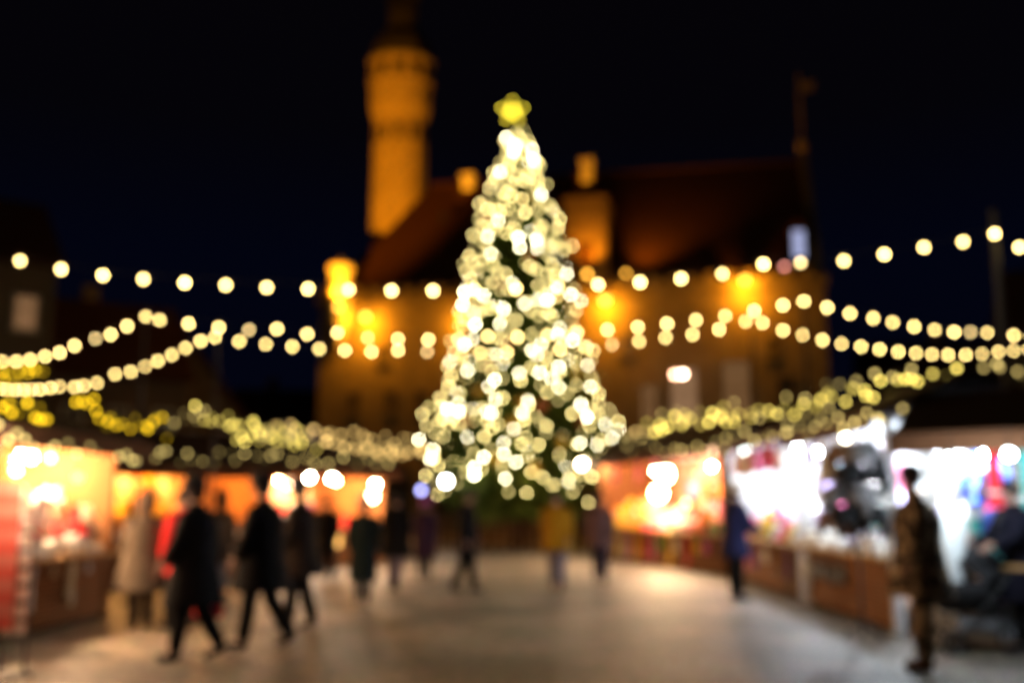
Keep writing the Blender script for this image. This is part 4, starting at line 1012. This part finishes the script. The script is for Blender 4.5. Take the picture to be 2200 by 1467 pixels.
    for (a_, b_, c_) in AR:
        ct.tube([a_*s+Vector((0,0,0.02*s)), (a_*0.5+b_*0.5)*s, b_*s, (b_*0.4+c_*0.6)*s, c_*s], [0.078*s*bulk,0.074*s*bulk,0.068*s*bulk,0.060*s*bulk,0.054*s], 10)
        for cpt in (a_,): ct.ball(cpt*s+Vector((0,0,0.0)), 0.08*s, 10, 6)
    ct.build("coat", cmx, T, True)
    # head cover
    hcn = hd*s+Vector((-0.005,0,0.075*s))
    if hood:
        h = MB().lathe([(0.10*s,-0.16*s),(0.125*s,-0.1*s),(0.13*s,0.0),(0.115*s,0.08*s),(0.06*s,0.16*s),(0.015*s,0.24*s)], 12, hcn+Vector((-0.03*s,0,0)), 1.0, (-0.15,0)); h.build("hood", cmx, T, True)
    elif hat:
        h = MB().lathe([(0.116*s,-0.035*s),(0.124*s,0.0),(0.120*s,0.06*s),(0.095*s,0.115*s),(0.03*s,0.145*s)], 12, hcn, 0.95)
        h.ball(hcn+Vector((0,0,0.15*s)), 0.03*s, 8, 5); h.build("knitted_hat", cm(hat), T, True)
        MB().lathe([(0.06*s,-0.13*s),(0.092*s,-0.06*s),(0.098*s,0.02*s)], 12, hcn+Vector((-0.02*s,0,0)), 1.0).build("hair", cm(hair), T, True)
    else:
        MB().lathe([(0.07*s,-0.09*s),(0.095*s,-0.03*s),(0.100*s,0.03*s),(0.09*s,0.07*s),(0.05*s,0.10*s),(0.01*s,0.11*s)], 12, hcn+Vector((-0.018*s,0,0)), 1.0).build("hair", cm(hair), T, True)
    if band: MB().tube([ (sp[4]*s+Vector((0.085*s*math.cos(a),0.085*s*math.sin(a),0.0))) for a in [2*PI*i/12 for i in range(13)]], 0.04*s, 8, False).build("scarf", cm(band), T, True)
    if bag:
        c_ = AR[1][2]*s; gg = T.location
        bw = loc2w(gg, R(face), c_.x, c_.y-0.02, c_.z-0.10)
        b = MB(); b.lathe([(0.13,-0.42),(0.16,-0.40),(0.15,-0.16),(0.14,-0.12)], 10, sy=0.45); b.tube([(-0.08,0,-0.13),(-0.05,0,-0.02),(0,0,0.02),(0.05,0,-0.02),(0.08,0,-0.13)], 0.009, 5)
        o = b.build("shopping_bag", cm(bag[0]), None, loc=bw); o.rotation_euler = (0,0,R(face)); tag(o, bag[1], "bag")
    return T
camo = mat("camouflage_cloth", (0.1,0.07,0.05), 0.9, 0.3, 3)
n_ = camo.node_tree; 
for nd in n_.nodes:
    if nd.type == 'VALTORGB':
        nd.color_ramp.interpolation = 'CONSTANT'; nd.color_ramp.elements[0].position = 0.0; nd.color_ramp.elements[0].color = (0.05,0.035,0.025,1); nd.color_ramp.elements[1].position = 0.5; nd.color_ramp.elements[1].color = (0.25,0.17,0.10,1)
        q = nd.color_ramp.elements.new(0.58); q.color = (0.50,0.36,0.22,1)
    if nd.type == 'TEX_NOISE': nd.inputs["Scale"].default_value = 9
fl = mat("beige_felt", (0.12,0.09,0.065), 0.9, 0.15, 8); yel = mat("mustard_cloth", (0.30,0.15,0.006), 0.85, 0.1, 6); nav = mat("navy_cloth", (0.010,0.011,0.040), 0.85, 0.2, 6); blk = mat("black_cloth", (0.006,0.005,0.005), 0.9, 0.3, 6)
person(300, 1352, 1.62, 120, "person in a wide beige hooded cape standing at the near left stall", 'cream', 'cream', hood=True, hem=0.54, wide=1.6, coatmat=fl, troumat=mat("taupe_cloth",(0.06,0.045,0.033),0.9,0.1,6))
person(408, 1418, 1.76, 178, "person in a long black coat striding left in front of the red jacket", 'black', 'black', walk=0.42, hem=0.55, wide=1.25, bulk=1.32, coatmat=blk, troumat=blk, arms=(0.3,-0.3), hat='black', bag=('red', "red shopping bag carried low by the striding person"))
person(383, 1352, 1.68, 150, "person in a bright red jacket half hidden behind the striding one", 'red', 'black', hem=0.72, walk=0.3)
person(466, 1285, 1.68, 80, "person in a grey brown hooded coat behind the striding one", 'grey', 'grey', hood=True, hem=0.6, coatmat=mat("taupe_cloth",(0.06,0.045,0.033),0.9,0.1,6))
person(556, 1392, 1.82, 172, "tall person in black mid stride with feet wide apart", 'black', 'black', walk=0.48, hem=0.6, coatmat=blk, troumat=blk, arms=(0.25,-0.25), hat='black', wide=1.3, bulk=1.35)
person(638, 1352, 1.78, 168, "person in dark brown coat walking just behind the tall one", 'brown', 'black', walk=0.25, hem=0.66, coatmat=mat("dark_brown_wool",(0.022,0.014,0.010),0.9,0.2,6), troumat=blk, hat='black', wide=1.3, bulk=1.3)
person(778, 1300, 1.60, 95, "person in a dark green long coat walking away in front of the lantern", 'green', 'black', hem=0.42, walk=0.3, wide=1.15, coatmat=mat("bottle_green_wool",(0.006,0.010,0.009),0.9,0.2,6), hat='grey')
person(848, 1268, 1.72, 85, "person in a wide dark coat with pale trousers left of the gap", 'black', 'lilac', hem=0.62, walk=0.55, wide=1.45, coatmat=blk, troumat=mat("washed_denim",(0.14,0.12,0.16),0.9,0.15,6))
person(912, 1245, 1.60, 95, "person in a dark coat and dull purple hat beside the bluish lamp", 'purple', 'black', hem=0.5, wide=1.2, coatmat=mat("dark_plum_wool",(0.03,0.014,0.03),0.9,0.2,6), hat='purple')
person(1003, 1272, 1.76, 350, "slim person all in black standing in the middle of the square", 'black', 'black', hem=0.74, walk=0.35, coatmat=blk, troumat=blk)
person(1197, 1268, 1.74, 265, "person in a mustard yellow jacket walking in the middle of the square", 'yellow', 'blue', hem=0.74, walk=0.4, wide=1.3, coatmat=yel, troumat=mat("pale_jeans",(0.16,0.15,0.20),0.9,0.15,6), arms=(0.25,-0.2), boots='brown', bulk=1.35)
person(1291, 1252, 1.72, 262, "person in a dusty pink coat and navy trousers beside the yellow jacket", 'lilac', 'blue', hem=0.72, walk=0.3, wide=1.15, coatmat=mat("dusty_pink_wool",(0.14,0.08,0.08),0.9,0.15,6), troumat=nav)
person(1583, 1287, 1.84, 15, "person in a navy parka and pale blue hat at the knitwear stall", 'blue', 'black', hem=0.66, coatmat=nav, troumat=blk, hat='white', arms=(0.5,0.4), elbow=(0.5,0.6), wide=1.15, lean=0.05)
person(1990, 1440, 1.86, 165, "man in camouflage jacket and trousers looking at the hats", 'brown', 'brown', hem=0.66, coatmat=camo, troumat=camo, arms=(0.1,0.05), elbow=(0.2,0.2), wide=1.1, bulk=1.45, boots='brown')
person(1800, 1300, 1.62, 60, "person in a brown fur coat browsing beside the hat stand", 'brown', 'brown', hem=0.62, coatmat=mat("brown_fur",(0.09,0.045,0.025),0.95,0.4,12), wide=1.25)
person(2203, 1400, 1.74, 185, "person in a dark navy coat pushing the pram at the right edge", 'blue', 'black', hem=0.55, coatmat=mat("midnight_wool",(0.004,0.004,0.010),0.9,0.2,6), troumat=blk, arms=(0.55,0.55), elbow=(0.7,0.7), wide=1.25, walk=0.25)
person(700, 1245, 1.66, 100, "dark figure at the counter of the far left stall", 'black', 'black', hem=0.6, coatmat=blk, troumat=blk)

def pram():
    p = G(2092, 1398)
    t = thing("pram", "black pram with raised hood in front of the nearest right stall", "pram", p, R(185))
    for (x, y, r) in ((0.34,0.22,0.12),(0.34,-0.22,0.12),(-0.30,0.26,0.15),(-0.30,-0.26,0.15)):
        wh = MB().tube([(x+r*math.cos(2*PI*i/16), y, r+r*0.88*0+ r*math.sin(2*PI*i/16)) for i in range(17)], 0.018, 6, False)
        q = wh.build("wheel", M_dark, t)
        rm = MB().tube([(x,y-0.03,r),(x,y+0.03,r)], 0.03, 8)
        for k in range(5):
            a = 2*PI*k/5; rm.tube([(x,y,r),(x+r*0.95*math.cos(a),y,r+r*0.95*math.sin(a))], 0.006, 4)
        rm.build("hub", mat("grey_metal", (0.15,0.14,0.12)), q)
    fr = MB()
    for y in (-0.24, 0.24):
        fr.tube([(0.34,y,0.13),(-0.1,y,0.55),(-0.5,y,1.02)], 0.014, 6); fr.tube([(-0.30,y,0.15),(-0.05,y,0.6)], 0.014, 6)
    fr.build("frame", M_dark, t)
    MB().tube([(-0.5,-0.24,1.02),(-0.54,-0.2,1.05),(-0.54,0.2,1.05),(-0.5,0.24,1.02)], 0.02, 8).build("handle", M_dark, t)
    # cot
    c = MB(); n = 12
    c.lathe([(0.26,0.42),(0.36,0.50),(0.40,0.62),(0.41,0.74)], 14, (0.06,0,0), 0.62); c.build("cot", cm('black'), t, True)
    # hood: half dome, hinge at the rear
    h = MB(); vs = []; nn = 10
    for i in range(5):
        a = R(10+i*32)
        for j in range(nn+1):
            b_ = PI*j/nn
            vs.append((-0.06+0.40*math.cos(a)*-1*math.sin(b_)**0.5, 0.25*math.cos(b_), 0.72+0.42*math.sin(a)*math.sin(b_)**0.6 if math.sin(b_) > 0 else 0.72))
    h.add(vs, [(i*(nn+1)+j, i*(nn+1)+j+1, (i+1)*(nn+1)+j+1, (i+1)*(nn+1)+j) for i in range(4) for j in range(nn)])
    o = h.build("hood", cm('black'), t, True); sd = o.modifiers.new("Solidify", 'SOLIDIFY'); sd.thickness = 0.012
    MB().box(-0.25,0.25,-0.2,0.2,0.24,0.36).build("basket", cm('grey'), t)
pram()
o = MB().lathe([(0.02,0),(0.17,0.02),(0.16,0.25),(0.10,0.34)], 12, sy=0.7).build("cloth_bundle", mat("white_satin", (0.85,0.9,0.95)), None, True, loc=G(2190,1375)+Vector((0.0,0.25,0)))
tag(o, "white sack on the ground at the right edge beside the pram", "sack")
